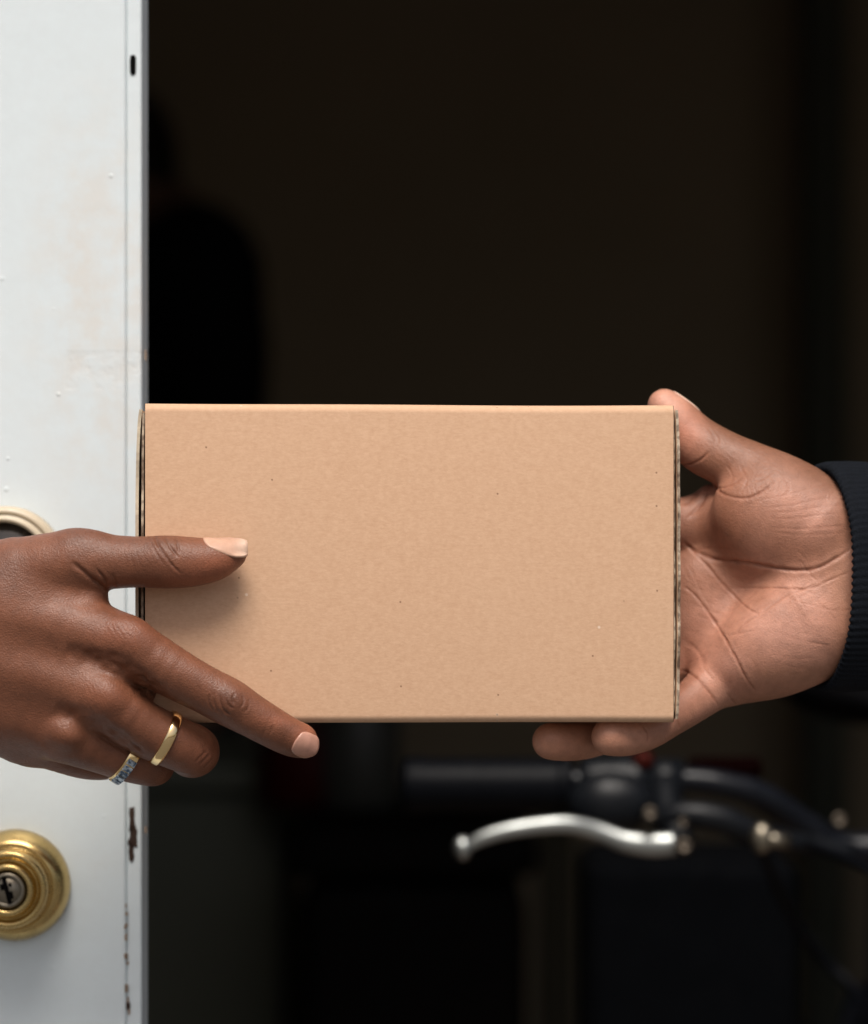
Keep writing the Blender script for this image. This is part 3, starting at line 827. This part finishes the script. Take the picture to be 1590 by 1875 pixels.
    for i in range(7):
        bm = bmesh.new(); a = R(92 + i * 16); 
        for sgn in (1,):
            d = uu * math.cos(a) + ww * math.sin(a)
            # choose the arc that faces the camera and the ground
            
            tg = np.cross(axn, d); c = np.array((232, 22, -1390.)) + d * 47.5 + axn * 2
            pts = []
            for hh, ss in ((0, 1), (1.4, 1), (2.2, .8)):
                for p_, q_ in ((-1, -1), (1, -1), (1, 1), (-1, 1)): pts.append(c + d * hh + tg * (5.6 * ss * p_) + axn * (8.5 * ss * q_))
            W_ = [bm.verts.new(p) for p in to_world(np.array(pts))]
            for s in (0, 4):
                for k in range(4): bm.faces.new((W_[s+k], W_[s+(k+1) % 4], W_[s+4+(k+1) % 4], W_[s+4+k]))
            bm.faces.new(W_[8:12]); bm.faces.new(W_[0:4][::-1])
            bmesh.ops.recalc_face_normals(bm, faces=bm.faces)
        obj('stone', bm, M_stone, r2)
    # sleeve from outside the frame up to the shoulder
    bm = bmesh.new()
    pts = [(-255, 1172, 15, 150), (-300, 1172, 10, 168), (-380, 1176, 5, 160), (-600, 1190, -30, 185), (-1000, 1230, -110, 210), (-1300, 1250, -200, 250), (-1500, 1180, -230, 260), (-1800, 940, -240, 290), (-2050, 640, -240, 330)]
    w_ = to_world(np.array([(p[0], p[2], -p[1]) for p in pts], float))
    tube(bm, [(*a, p[3] * S) for a, p in zip(w_, pts)], 48, 6, .85, (0, 0, 1))
    obj('sleeve', bm, M_cream, o, smooth=True)

def right_person():
    o = empty('person', to_world(np.array([[1600., 250., -1060.]]))[0], 'right person in navy sleeve, open palm bracing the parcel', 'person')
    wrist = [chain([(1850, 1055, 430, 118), (1700, 1056, 345, 120), (1600, 1056, 292, 124), (1540, 1058, 265, 128)], 3, 1.45)]
    palm = [chain([(1600, 985, 275, 80), (1440, 965, 305, 62), (1275, 968, 345, 50)], 4),
            chain([(1600, 1030, 275, 84), (1420, 1045, 305, 66), (1250, 1060, 350, 50)], 4),
            chain([(1600, 1080, 270, 84), (1430, 1110, 300, 68), (1262, 1150, 335, 50)], 4),
            chain([(1590, 1130, 265, 80), (1450, 1165, 270, 72), (1318, 1232, 285, 53)], 4),
            ell((1428, 955, 248), (128, 100, 78), -26),
            ell((1432, 1172, 232), (122, 88, 68), 30),
            chain([(1345, 1225, 272, 56), (1420, 1190, 260, 76), (1490, 1140, 258, 98)], 4),
            ell((1285, 1130, 324), (80, 120, 60), 0),
            chain([(1302, 906, 330, 17), (1375, 925, 310, 38)], 1),
            chain([(1290, 950, 338, 34), (1400, 985, 290, 62)], 1)]
    thumb = chain([(1500, 962, 262, 92), (1432, 902, 268, 70), (1382, 868, 278, 56), (1332, 842, 290, 50), (1287, 818, 300, 49), (1262, 796, 304, 45), (1238, 768, 306, 40), (1217, 743, 306, 31)], 4)
    fing = [thumb,
            chain([(1320, 968, 338, 50), (1275, 963, 340, 51), (1190, 955, 318, 44), (1080, 940, 300, 42), (980, 925, 292, 37), (900, 915, 290, 32)], 4),
            chain([(1300, 1060, 345, 50), (1250, 1060, 346, 50), (1150, 1052, 318, 44), (1020, 1040, 300, 41), (920, 1035, 290, 38), (850, 1032, 286, 32)], 4),
            chain([(1300, 1145, 330, 50), (1262, 1170, 325, 48), (1205, 1245, 300, 42), (1130, 1328, 235, 37), (1080, 1352, 185, 35.5), (1040, 1358, 150, 35), (1009, 1357, 125, 34)], 4),
            chain([(1345, 1225, 278, 56), (1308, 1252, 258, 47), (1258, 1292, 220, 38), (1222, 1315, 190, 36), (1188, 1334, 160, 37), (1150, 1347, 130, 36.5), (1118, 1349, 105, 35)], 4)]
    def field(q):
        p = wrist[0](q)
        for g, k in zip(palm, (26, 26, 26, 26, 48, 44, 40, 40, 30, 44)): p = smin(p, g(q), k)
        d = None
        for i, g in enumerate(fing):
            e = smin(p, g(q), 20 if i == 0 else 14)
            d = e if d is None else smin(d, e, 2.0)
        return d
    v, f = polygonise(field, (800, 50, -1430), (1800, 520, -690), H_VOX)
    v = relax(v, f, 3); n = vnormals(v, f)
    cr = [([(1250, 990), (1270, 1008), (1310, 1024), (1370, 1030), (1430, 1042), (1490, 1042), (1535, 1020), (1560, 1002)], 4.0, 6.0, .8),
          ([(1250, 992), (1290, 1030), (1330, 1076), (1368, 1112), (1392, 1125)], 2.8, 3.2, .65), ([(1330, 1078), (1400, 1076), (1480, 1078), (1515, 1064), (1560, 1046)], 2.6, 2.6, .55),
          ([(1392, 1125), (1440, 1092), (1500, 1068)], 2.6, 2.0, .4), ([(1392, 1125), (1360, 1145), (1350, 1165)], 2.4, 1.6, .35),
          ([(1250, 1072), (1275, 1092), (1310, 1140), (1345, 1200), (1368, 1245), (1386, 1266)], 3.0, 4.0, .75),
          ([(1246, 1226), (1272, 1238), (1295, 1262), (1318, 1294)], 3.2, 4.0, .75), ([(1330, 1268), (1338, 1278), (1347, 1290)], 3.0, 3.4, .6),
          ([(1238, 1308), (1242, 1318), (1244, 1334)], 2.4, 2.0, .5), ([(1176, 1328), (1186, 1342), (1186, 1362)], 2.4, 2.2, .5),
          ([(1244, 852), (1262, 850), (1282, 842), (1300, 826)], 2.8, 3.6, .7), ([(1298, 884), (1318, 894), (1344, 886), (1362, 872)], 2.8, 2.8, .55),
          ([(1296, 884), (1330, 906), (1366, 912), (1396, 900), (1424, 878)], 3.4, 4.2, .7), ([(1380, 880), (1400, 876), (1420, 858)], 2.4, 1.8, .4),
          ([(1296, 784), (1306, 796), (1312, 812)], 2.2, 1.6, .4), ([(1308, 786), (1318, 800), (1320, 816)], 2.2, 1.6, .4), ([(1300, 888), (1282, 925), (1258, 950)], 5, 5.0, .45), ([(1284, 893), (1266, 915), (1250, 925)], 4, 3.0, .35),
          ([(1500, 1112), (1530, 1118), (1560, 1116)], 2.6, 1.5, .3), ([(1480, 1176), (1520, 1182)], 2.6, 1.2, .25), ([(1260, 1010), (1300, 1004), (1345, 1006)], 2.4, 1.2, .3),
          ([(1250, 1170), (1280, 1195), (1290, 1225)], 6, 2.5, .1)]
    rng = random.Random(11)
    for i in range(6):      # the fan of fine lines across the ball of the thumb
        t = i / 5 + rng.uniform(-.06, .06)
        cr.append(([(1395 + 18*t, 915 + 62*t), (1450 + 14*t, 905 + 78*t), (1505 + 12*t, 900 + 92*t - 10), (1552, 905 + 88*t - 14)], 2.2, .5 + .6 * rng.random(), .16))
    for i in range(5):
        cr.append(([(1330 + 26*i, 850 + 6*i), (1342 + 26*i, 872 + 5*i), (1336 + 26*i, 890 + 4*i)], 2.2, 1.3, .25))
    cr = [(a_, b_, c_ * .6, d_ * .9) for a_, b_, c_, d_ in cr]
    for k_ in range(20):     # scattered fine lines of the palm
        x = rng.uniform(1252, 1540); y = rng.uniform(1000, 1255); a = R(rng.choice((-30, -22, 18, 48, 60)) + rng.uniform(-14, 14)); l = rng.uniform(14, 42)
        cr.append(([(x - l*math.cos(a), y - l*math.sin(a)), (x, y + rng.uniform(-4, 4)), (x + l*math.cos(a), y + l*math.sin(a))], 2.0, rng.uniform(.3, .7), rng.uniform(.08, .2)))
    v, cm = sculpt(v, n, cr)
    fa = [folds(v, n, (1370, 850), (56, 34), 38, 10, 1.0, 3), folds(v, n, (1400, 905), (46, 30), 60, 10, 1.0, 9), folds(v, n, (1305, 800), (26, 26), 62, 8, .8, 15), folds(v, n, (1420, 1100), (110, 60), -28, 17, .5, 19),
          folds(v, n, (1300, 1120), (50, 80), 20, 15, .5, 23), folds(v, n, (1470, 1190), (60, 50), 15, 16, .5, 29)]
    for a, m_ in fa: v = v + n * a[:, None]; cm = np.maximum(cm, m_ * .25)
    tone = .5 + .5 * vnoise(v, 60.0, 5)
    pal = lerp(np.array([.310, .138, .084]), np.array([.470, .228, .156]), tone); back = np.array([.150, .066, .036]); red = np.array([.55, .22, .14]); pink = np.array([.62, .33, .25])
    # back of the hand and the outer side of the thumb are darker brown
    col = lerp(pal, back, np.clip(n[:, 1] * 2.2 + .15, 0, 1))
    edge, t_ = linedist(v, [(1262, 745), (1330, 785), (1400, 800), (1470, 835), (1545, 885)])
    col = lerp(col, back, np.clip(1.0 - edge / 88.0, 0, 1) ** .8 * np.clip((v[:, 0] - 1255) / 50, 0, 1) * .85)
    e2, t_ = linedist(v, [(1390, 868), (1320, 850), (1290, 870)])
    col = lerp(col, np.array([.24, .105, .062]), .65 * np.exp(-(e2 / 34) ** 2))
    for c, r, t, a in (((1250, 790), (34, 46), red, .55), ((1225, 735), (30, 26), np.array([.66, .34, .24]), .7), ((1320, 965), (85, 52), np.array([.20, .078, .042]), .7), ((1420, 1000), (70, 26), np.array([.27, .11, .065]), .45), ((1440, 1160), (70, 50), pink, .5), ((1330, 1215), (40, 30), pink, .5), ((1270, 1205), (30, 30), red, .3),  # dark tones by the ball of the thumb paint the hollow's shade into the skin
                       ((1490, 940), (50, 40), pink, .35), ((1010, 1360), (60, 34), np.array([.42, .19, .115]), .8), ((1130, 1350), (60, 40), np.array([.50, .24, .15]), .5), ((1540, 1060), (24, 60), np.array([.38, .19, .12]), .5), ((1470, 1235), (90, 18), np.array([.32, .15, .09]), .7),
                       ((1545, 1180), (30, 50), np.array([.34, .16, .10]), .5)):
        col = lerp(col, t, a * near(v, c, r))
    col = lerp(col, np.array([.20, .065, .032]), np.clip(cm, 0, 1) * .9)
    ta, tn_, tc_ = (-.66, .02, .75), (.62, .42, .58), (1248, 322, -745)
    tn = settle(nail_patch(tc_, ta, tn_, 32, 27, 36, 4.5, point=.1), thumb, ta, tn_, tc_, 1.6, .4)
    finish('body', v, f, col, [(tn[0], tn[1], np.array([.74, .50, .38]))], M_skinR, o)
    # ribbed cuff and sleeve
    ax = Vector((.86, .51, 0)).normalized(); n_seg = 420; bm = bmesh.new()
    c0 = np.array((1500., 262., -1058.))
    a_ = np.array(ax); up = np.array((0, 0, 1.)); sd_ = np.cross(a_, up)
    prof = [(16, .86), (4, .90), (-5, .955), (-6, .985), (0, 1.01), (10, 1.02), (30, 1.02), (60, 1.02), (90, 1.015), (120, 1.00), (136, .985), (146, 0.99)]
    rows = []; rs = np.random.RandomState(2)
    for (h, k) in prof:
        row = []
        for i in range(n_seg):
            t = 2 * math.pi * i / n_seg
            rib = 1.9 * (abs(math.sin(t * 46)) ** .7) * (1 if -6 <= h <= 140 else .4)
            wob = 1 + .012 * math.sin(3*t + .5) + .008 * math.sin(7*t + h*.02)
            ra = (205 * k + rib) * wob; rb = (142 * k + rib) * wob
            row.append(c0 + a_ * (h + 5 * math.sin(2*t + 1) + 2.2 * math.sin(46 * 2 * t) * (h < 5)) + up * ra * math.cos(t) + sd_ * rb * math.sin(t))
        rows.append(row)
    vs = [bm.verts.new(p) for p in to_world(np.array(rows).reshape(-1, 3))]
    for i in range(len(prof) - 1):
        for k in range(n_seg): q = (k + 1) % n_seg; bm.faces.new((vs[i*n_seg+k], vs[i*n_seg+q], vs[(i+1)*n_seg+q], vs[(i+1)*n_seg+k]))
    bmesh.ops.recalc_face_normals(bm, faces=bm.faces)
    cf = obj('cuff', bm, M_knit, o, smooth=True)
    bm = bmesh.new(); seg = 120; rows = []
    path = [(132, 0, .985), (140, 0, 1.03), (165, -1, 1.08), (230, -4, 1.10), (400, -18, 1.14), (700, -40, 1.2), (1000, -60, 1.35), (1250, 40, 1.5), (1500, 330, 1.6), (1750, 700, 1.8)]
    cc = catmull([(h, dz, k) for h, dz, k in path], 8)
    for h, dz, k in cc:
        row = []
        for i in range(seg):
            t = 2*math.pi*i/seg
            wr = 1 + .018 * math.sin(3*t + h * .022) + .014 * math.sin(5*t - h*.035) + .008 * math.sin(9*t + h * .06)
            row.append(c0 + a_ * h + up * (dz + 207 * k * wr * math.cos(t)) + sd_ * 150 * k * wr * math.sin(t))
        rows.append(row)
    vs = [bm.verts.new(p) for p in to_world(np.array(rows).reshape(-1, 3))]
    for i in range(len(rows) - 1):
        for k in range(seg): q = (k + 1) % seg; bm.faces.new((vs[i*seg+k], vs[i*seg+q], vs[(i+1)*seg+q], vs[(i+1)*seg+k]))
    bm.faces.new(vs[-seg:]); bmesh.ops.recalc_face_normals(bm, faces=bm.faces)
    obj('sleeve', bm, simple('navy_jacket_cloth', (0.005, 0.006, 0.009), 0.9, 0, 0.25, 300, 0.5, 1500, 0.15), o, smooth=True)

left_person(); right_person()

# ------------------------------------------------------------------ bystander far inside the dark room
def bystander():
    Y = 3.3; c = P(290, 0, Y); g = 970.0     # modelling units: millimetres
    o = empty('person', (c.x, Y, 0), 'person in black standing in the dark beside the door edge', 'person')
    def ch(pts, n=3, flat=1.0): return chain([(x, -z, y, r) for x, y, z, r in pts], n, flat)
    parts = [(ch([(0, 0, 980, 165), (0, 0, 1150, 150), (0, 0, 1330, 165), (0, 5, 1430, 120)], 3, 1.35), 40), (ch([(-165, 0, 1455, 62), (0, 0, 1500, 72), (165, 0, 1455, 62)], 3), 60),
             (ch([(0, 10, 1470, 62), (0, -50, 1560, 55)], 1), 30), (ell((0, -5, -0), (1, 1, 1)), 1)]
    parts = parts[:3] + [(lambda q, e=ell((0, -1610, -70), (80, 112, 98)): e(q), 25), (lambda q, e=ell((6, -1545, -108), (46, 52, 45)): e(q), 25), (ch([(0, -164, 1610, 12), (0, -178, 1575, 16)], 1), 12),
             (ch([(-82, -60, 1590, 14), (-84, -54, 1620, 18)], 1), 6), (ch([(82, -60, 1590, 14), (84, -54, 1620, 18)], 1), 6)]
    for s in (-1, 1):
        parts.append((ch([(s*180, 0, 1440, 62), (s*225, 10, 1280, 52), (s*245, 10, 1150, 46), (s*240, -40, 1000, 38), (s*232, -80, 890, 30), (s*225, -95, 840, 38), (s*222, -100, 800, 32)], 3), 20))
        for q in range(4): parts.append((ch([(s*222 + 0, -125 + 22*q, 800, 11), (s*222, -128 + 23*q, 760, 10), (s*216, -122 + 22*q, 725 - 4*abs(q-1.5), 9)], 2), 5))
        parts.append((ch([(s*215, -125, 840, 13), (s*208, -150, 800, 11), (s*206, -155, 775, 10)], 2), 8))
        parts.append((ch([(s*92, 0, 960, 105), (s*100, 5, 700, 80), (s*102, 0, 500, 62), (s*104, 15, 300, 52), (s*105, 10, 110, 44)], 3), 30))
        parts.append((ch([(s*105, 30, 55, 46), (s*110, -60, 45, 44), (s*118, -150, 38, 36)], 2), 20))
    def field(q):
        d = None
        for p, k in parts: e = p(q); d = e if d is None else smin(d, e, k)
        return d
    v, f = polygonise(field, (-340, -230, -10), (340, 190, 1840), 7.0)
    v = relax(v, f, 1); n = vnormals(v, f)
    skin = (v[:, 2] > 1500) | ((v[:, 2] < 875) & (np.abs(v[:, 0]) > 185))
    col = np.where(skin[:, None], np.array([[.17, .09, .06]]), np.array([[.008, .008, .010]]))
    hair = (v[:, 2] > 1570) & ((v[:, 1] > -120) | (v[:, 2] > 1672))
    col[hair] = (.006, .005, .005)
    for s in (-1, 1): col[((v[:, 0] - s*30)**2 + (v[:, 2] - 1612)**2 < 90) & (v[:, 1] < -110)] = (.01, .01, .01)
    col[(np.abs(v[:, 0]) < 26) & (np.abs(v[:, 2] - 1548) < 6) & (v[:, 1] < -110)] = (.14, .05, .04)
    ca, sa = math.cos(R(-68)), math.sin(R(-68))
    V = np.stack([(v[:, 0]*ca - v[:, 1]*sa) / g + c.x, (v[:, 0]*sa + v[:, 1]*ca) / g + Y, v[:, 2] / g + .004], 1)
    link('body', np_mesh('body', V, f, col, {'nail': np.zeros(len(V))}), M_skinR, o)
    # jacket over the torso and arms
    bm = bmesh.new()
    def W(x, y, z): return (c.x + (x*ca - y*sa)/g, Y + (x*sa + y*ca)/g, z/g)
    tube(bm, [(*W(0, 0, 900), .205), (*W(0, 0, 1150), .190), (*W(0, 0, 1330), .212), (*W(0, 5, 1440), .185), (*W(0, 8, 1500), .115), (*W(0, 10, 1535), .078)], 40, 5, .74, (ca, sa, 0), cap=False)
    for s in (-1, 1): tube(bm, [(*W(s*120, 0, 1462), .080), (*W(s*190, 2, 1440), .088), (*W(s*228, 10, 1290), .072), (*W(s*250, 10, 1150), .062), (*W(s*245, -40, 1000), .054), (*W(s*236, -76, 900), .046)], 28, 5, 1, (0, 1, 0), cap=False)
    obj('jacket', bm, M_black, o, smooth=True)
bystander()

# ------------------------------------------------------------------ bicycle just inside the doorway
def bicycle():
    Y = .55
    sx_ = .345; st = Vector((P(1560, 0, Y).x + .085, Y + .03, P(0, 1555, Y).z))    # stem head
    o = empty('bicycle', (st.x, st.y, .004), 'black bicycle with silver brake lever, parked in the dark doorway', 'bicycle')
    def Q(px, py, y=Y, r=1.0): p = P(px, py, y); return (p.x, p.y, p.z, r * S * (D + y) / D)
    # handlebar, running from the left grip to the stem and mirrored
    pts = [Q(750, 1432, Y, 24), Q(1060, 1430, Y, 24), Q(1250, 1428, Y, 24), Q(1330, 1438, Y, 25), Q(1400, 1460, Y + .005, 26), Q(1480, 1515, Y + .02, 27), Q(1560, 1552, Y + .03, 28)]
    pts.append((st.x, st.y, st.z, .0150))
    mir = [(2*st.x - p[0], p[1], p[2], p[3]) for p in pts[-2::-1]]
    bm = bmesh.new(); tube(bm, pts + mir, 24, 6); obj('handlebar', bm, M_barpaint, o, smooth=True)
    def both(fn):
        fn(lambda p: p, ''); fn(lambda p: Vector((2*st.x - p[0], p[1], p[2])), 'm')
    def grip(mp, s):
        bm = bmesh.new(); a = P(735, 1437, Y); L_ = (P(1052, 0, Y).x - a.x); k = S*(D+Y)/D
        prof = [(0, 0), (.30*k*100, 0), (.49*k*100, .0015), (.51*k*100, .004)]
        n = 64
        for i in range(n):
            t = i / (n-1); prof.append(((.485 + .018 * (i % 2) + .02 * (t < .08) + .035*(t > .94)) * k * 100, .006 + t * (L_ - .010)))
        prof += [(.40*k*100, L_ - .001), (.2*k*100, L_)]
        o_ = mp(a); lathe(bm, prof, o_, (1, 0, 0) if s == '' else (-1, 0, 0), 48)
        obj('grip', bm, M_rubber, o, smooth=True)
    both(grip)
    def shifter(mp, s):
        k = S*(D+Y)/D; a = P(1060, 1434, Y); ax = (1, 0, 0) if s == '' else (-1, 0, 0)
        bm = bmesh.new(); lathe(bm, [(24*k, 0), (44*k, .001), (49*k, .006), (50*k, .014), (52*k, .024), (53*k, .033), (50*k, .039), (24*k, .041)], mp(a), ax, 48)
        sh = obj('shifter', bm, M_plastic, o, smooth=True)
        bm = bmesh.new(); c = mp(P(1120, 1470, Y - .02))
        sphere(bm, c, .017, 24, (1.5, .9, 1.1)); obj('shifter_pod', bm, M_plastic, sh, smooth=True)
        bm = bmesh.new(); c = mp(P(1178, 1392, Y - .01)); sphere(bm, c, .0062, 20); obj('red_button', bm, M_red, sh, smooth=True)
    both(shifter)
    def clamp(mp, s):
        # brake body: bar clamp, reservoir and lever pivot
        bm = bmesh.new()
        def T(l): return [(*mp(Vector(q[:3])), q[3]) for q in l]
        tube(bm, T([Q(1182, 1432, Y, 44), Q(1250, 1434, Y, 46)]), 28, 1)
        tube(bm, T([Q(1215, 1440, Y - .01, 34), Q(1225, 1500, Y - .03, 34), Q(1250, 1545, Y - .045, 26)]), 20, 5, .9)
        tube(bm, T([Q(1190, 1500, Y - .035, 16), Q(1250, 1490, Y - .04, 24), Q(1320, 1500, Y - .04, 27), Q(1380, 1525, Y - .035, 24), Q(1470, 1545, Y - .02, 19), Q(1560, 1560, Y - .01, 20)]), 20, 5)
        b = obj('brake_body', bm, M_plastic, o, smooth=True)
        for px, py, r in ((1190, 1490, 14), (1250, 1508, 10), (1252, 1550, 16), (1536, 1503, 14)):
            bm = bmesh.new(); c = Q(px, py, Y - .066 if px != 1536 else Y - .01); ax = Vector((0, -1, .25)); rr = r * c[3]
            lathe(bm, [(0, -.012), (rr*.7, -.012), (rr*.7, 0), (rr, 0), (rr, .003), (rr*.75, .0045), (rr*.5, .005), (rr*.4, .003), (0, .003)], mp(Vector(c[:3])), ax, 24)
            obj('bolt', bm, M_nickel if px == 0 else M_dim, b, smooth=True)
        bm = bmesh.new(); c = Q(1395, 1535, Y - .065); sphere(bm, mp(Vector(c[:3])), .0066, 24, (1.0, .9, 1.35))
        lathe(bm, [(0, 0), (.0042, 0), (.0042, .016), (0, .016)], mp(Vector(c[:3])), (1 if s == '' else -1, .2, -.15), 18)
        obj('cable_adjuster', bm, M_nickel, b, smooth=True)
        # lever blade
        bm = bmesh.new(); yl = Y - .055
        lp = [Q(860, 1548, yl - .006, 10), Q(885, 1534, yl - .006, 13), Q(930, 1521, yl - .006, 14), Q(990, 1512, yl - .005, 15), Q(1045, 1510, yl - .003, 16), Q(1095, 1522, yl, 17), Q(1145, 1541, yl, 19), Q(1195, 1547, yl, 22), Q(1236, 1545, yl, 21)]
        tube(bm, T(lp), 24, 6, .75, (0, 0, 1))
        lv = obj('brake_lever', bm, M_alu, o, smooth=True)
        bm = bmesh.new(); c = Q(847, 1553, yl - .006); sphere(bm, mp(Vector(c[:3])), 18 * c[3], 24, (1, 1, 1.25)); obj('lever_ball', bm, M_alu, lv, smooth=True)
    both(clamp)
    # cables
    bm = bmesh.new()
    tube(bm, [Q(1480, 1545, Y - .03, 9), Q(1600, 1600, Y - .09, 9), Q(1680, 1700, Y - .10, 9), (st.x + .01, st.y - .03, st.z - .22, .003)], 10, 8)
    tube(bm, [Q(1385, 1530, Y + .04, 9), Q(1440, 1660, Y + .16, 9), Q(1510, 1760, Y + .2, 10), Q(1600, 1880, Y + .2, 10), (st.x + .02, st.y + .22, st.z - .33, .003)], 10, 8)
    obj('cable', bm, M_rubber, o, smooth=True)
    # small red rear-facing lamp clipped on the bar
    bm = bmesh.new(); c = Q(1330, 1408, Y + .05); box(bm, c[0] - .022, c[0] + .022, c[1], c[1] + .02, c[2] - .006, c[2] + .006)
    obj('reflector', bm, simple('dark_red_lens', (.003, .0001, .0001), .8, spec=.02), o, bevel=.003)
    def V(x, y, z): return Vector((st.x + x, st.y + y, z))
    WR = .335; fy = -.02 - .10; axle_z = WR + .02
    # bike points towards the street: front wheel nearer the camera
    hz = st.z
    def wheel(yc):
        bm = bmesh.new(); NN = 72
        for k in range(NN):
            a = 2*math.pi*k/NN
        tube_ring(bm, V(0, yc, axle_z), WR - .022, .022, 72, 16); wh = obj('wheel', bm, M_rubber, o, smooth=True)
        bm = bmesh.new(); tube_ring(bm, V(0, yc, axle_z), WR - .050, .011, 72, 10); obj('rim', bm, M_barpaint, wh, smooth=True)
        bm = bmesh.new()
        for k in range(28):
            a = 2*math.pi*k/28; s = .025 if k % 2 else -.025
            p = V(s, yc, axle_z); q = V(0, yc + (WR-.055)*math.cos(a+.2), axle_z + (WR-.055)*math.sin(a+.2))
            tube(bm, [(*p, .001), (*q, .001)], 5, 1)
        obj('spoke', bm, M_nickel, wh)['kind'] = 'stuff'
        bm = bmesh.new(); lathe(bm, [(0, -.045), (.010, -.045), (.012, -.03), (.022, -.028), (.018, 0), (.022, .028), (.012, .03), (.010, .045), (0, .045)], V(0, yc, axle_z), (1, 0, 0), 24); obj('hub', bm, M_barpaint, wh, smooth=True)
    def tube_ring(bm, c, R_, r, n, m):
        vs = [[bm.verts.new(c + Vector((r*math.sin(2*math.pi*j/m), (R_ + r*math.cos(2*math.pi*j/m))*math.cos(2*math.pi*i/n), (R_ + r*math.cos(2*math.pi*j/m))*math.sin(2*math.pi*i/n)))) for j in range(m)] for i in range(n)]
        for i in range(n):
            for j in range(m): bm.faces.new((vs[i][j], vs[i][(j+1) % m], vs[(i+1) % n][(j+1) % m], vs[(i+1) % n][j]))
    wheel(-.14); wheel(.94)
    def T3(l): return [(*V(*p[:3]), p[3]) for p in l]
    bm = bmesh.new(); tube(bm, T3([(0, 0, hz - .03, .018), (0, .02, hz + .012, .020)]), 20, 1); tube(bm, T3([(0, 0, hz, .017), (0, .05, hz - .03, .019)]), 20, 1)
    obj('stem', bm, M_barpaint, o, smooth=True)
    bm = bmesh.new()
    tube(bm, T3([(0, .055, hz - .02, .021), (0, .01, .76, .023)]), 20, 1)
    tube(bm, T3([(0, .05, hz - .06, .018), (0, .42, .80, .017)]), 20, 1); tube(bm, T3([(0, .03, hz - .15, .022), (0, .52, .29, .021)]), 20, 1)
    tube(bm, T3([(0, .39, .90, .016), (0, .52, .29, .018)]), 20, 1)
    for s in (-1, 1):
        tube(bm, T3([(s*.03, .54, .29, .011), (s*.06, .94, axle_z, .009)]), 12, 1); tube(bm, T3([(s*.02, .41, .80, .009), (s*.06, .94, axle_z, .008)]), 12, 1)
    obj('frame', bm, M_barpaint, o, smooth=True)
    bm = bmesh.new(); tube(bm, T3([(-.055, .0, .75, .015), (.055, .0, .75, .015)]), 16, 1)
    for s in (-1, 1): tube(bm, T3([(s*.055, .0, .75, .017), (s*.056, -.05, .55, .015), (s*.055, -.14, axle_z, .010)]), 14, 5)
    obj('fork', bm, M_barpaint, o, smooth=True)
    bm = bmesh.new(); tube(bm, T3([(0, .39, .86, .013), (0, .37, 1.0, .013)]), 16, 1); obj('seat_post', bm, M_nickel, o, smooth=True)
    bm = bmesh.new(); tube(bm, T3([(0, .22, 1.01, .018), (0, .30, 1.015, .024), (0, .40, 1.02, .055), (0, .47, 1.025, .075), (0, .50, 1.025, .06)]), 24, 6, .45, (1, 0, 0)); obj('saddle', bm, M_black, o, smooth=True)
    bm = bmesh.new(); lathe(bm, [(.07, -.002), (.09, -.002), (.09, .002), (.07, .002), (.07, -.002)], V(.05, .52, .29), (1, 0, 0), 48)
    tube(bm, T3([(.05, .52, .29, .011), (.065, .44, .15, .009)]), 10, 1); tube(bm, T3([(-.05, .52, .29, .011), (-.065, .60, .43, .009)]), 10, 1); tube(bm, T3([(-.06, .52, .29, .012), (.06, .52, .29, .012)]), 12, 1)
    obj('crank', bm, M_nickel, o, smooth=True)
    for s in (-1, 1):
        bm = bmesh.new(); c = V(s*.115, .52 - s*.08, .29 - s*.14); box(bm, c.x - .045, c.x + .045, c.y - .03, c.y + .03, c.z - .009, c.z + .009); obj('pedal', bm, M_plastic, o, bevel=.004)
    # dark pannier bag hanging on the bar
    bm = bmesh.new(); a = P(1066, 1600, .85); b = P(1450, 1600, .85)
    t = bmesh.new(); box(t, a.x, b.x, .80, .93, .30, P(0, 1560, .85).z)
    bag = tag(obj('bag', t, simple('dark_navy_canvas', (.0012, .0015, .0022), .95, 0, .3, 40, .5, 300, .05), bevel=.014, seg=4), 'dark navy bag behind the brake lever', 'bag')
bicycle()
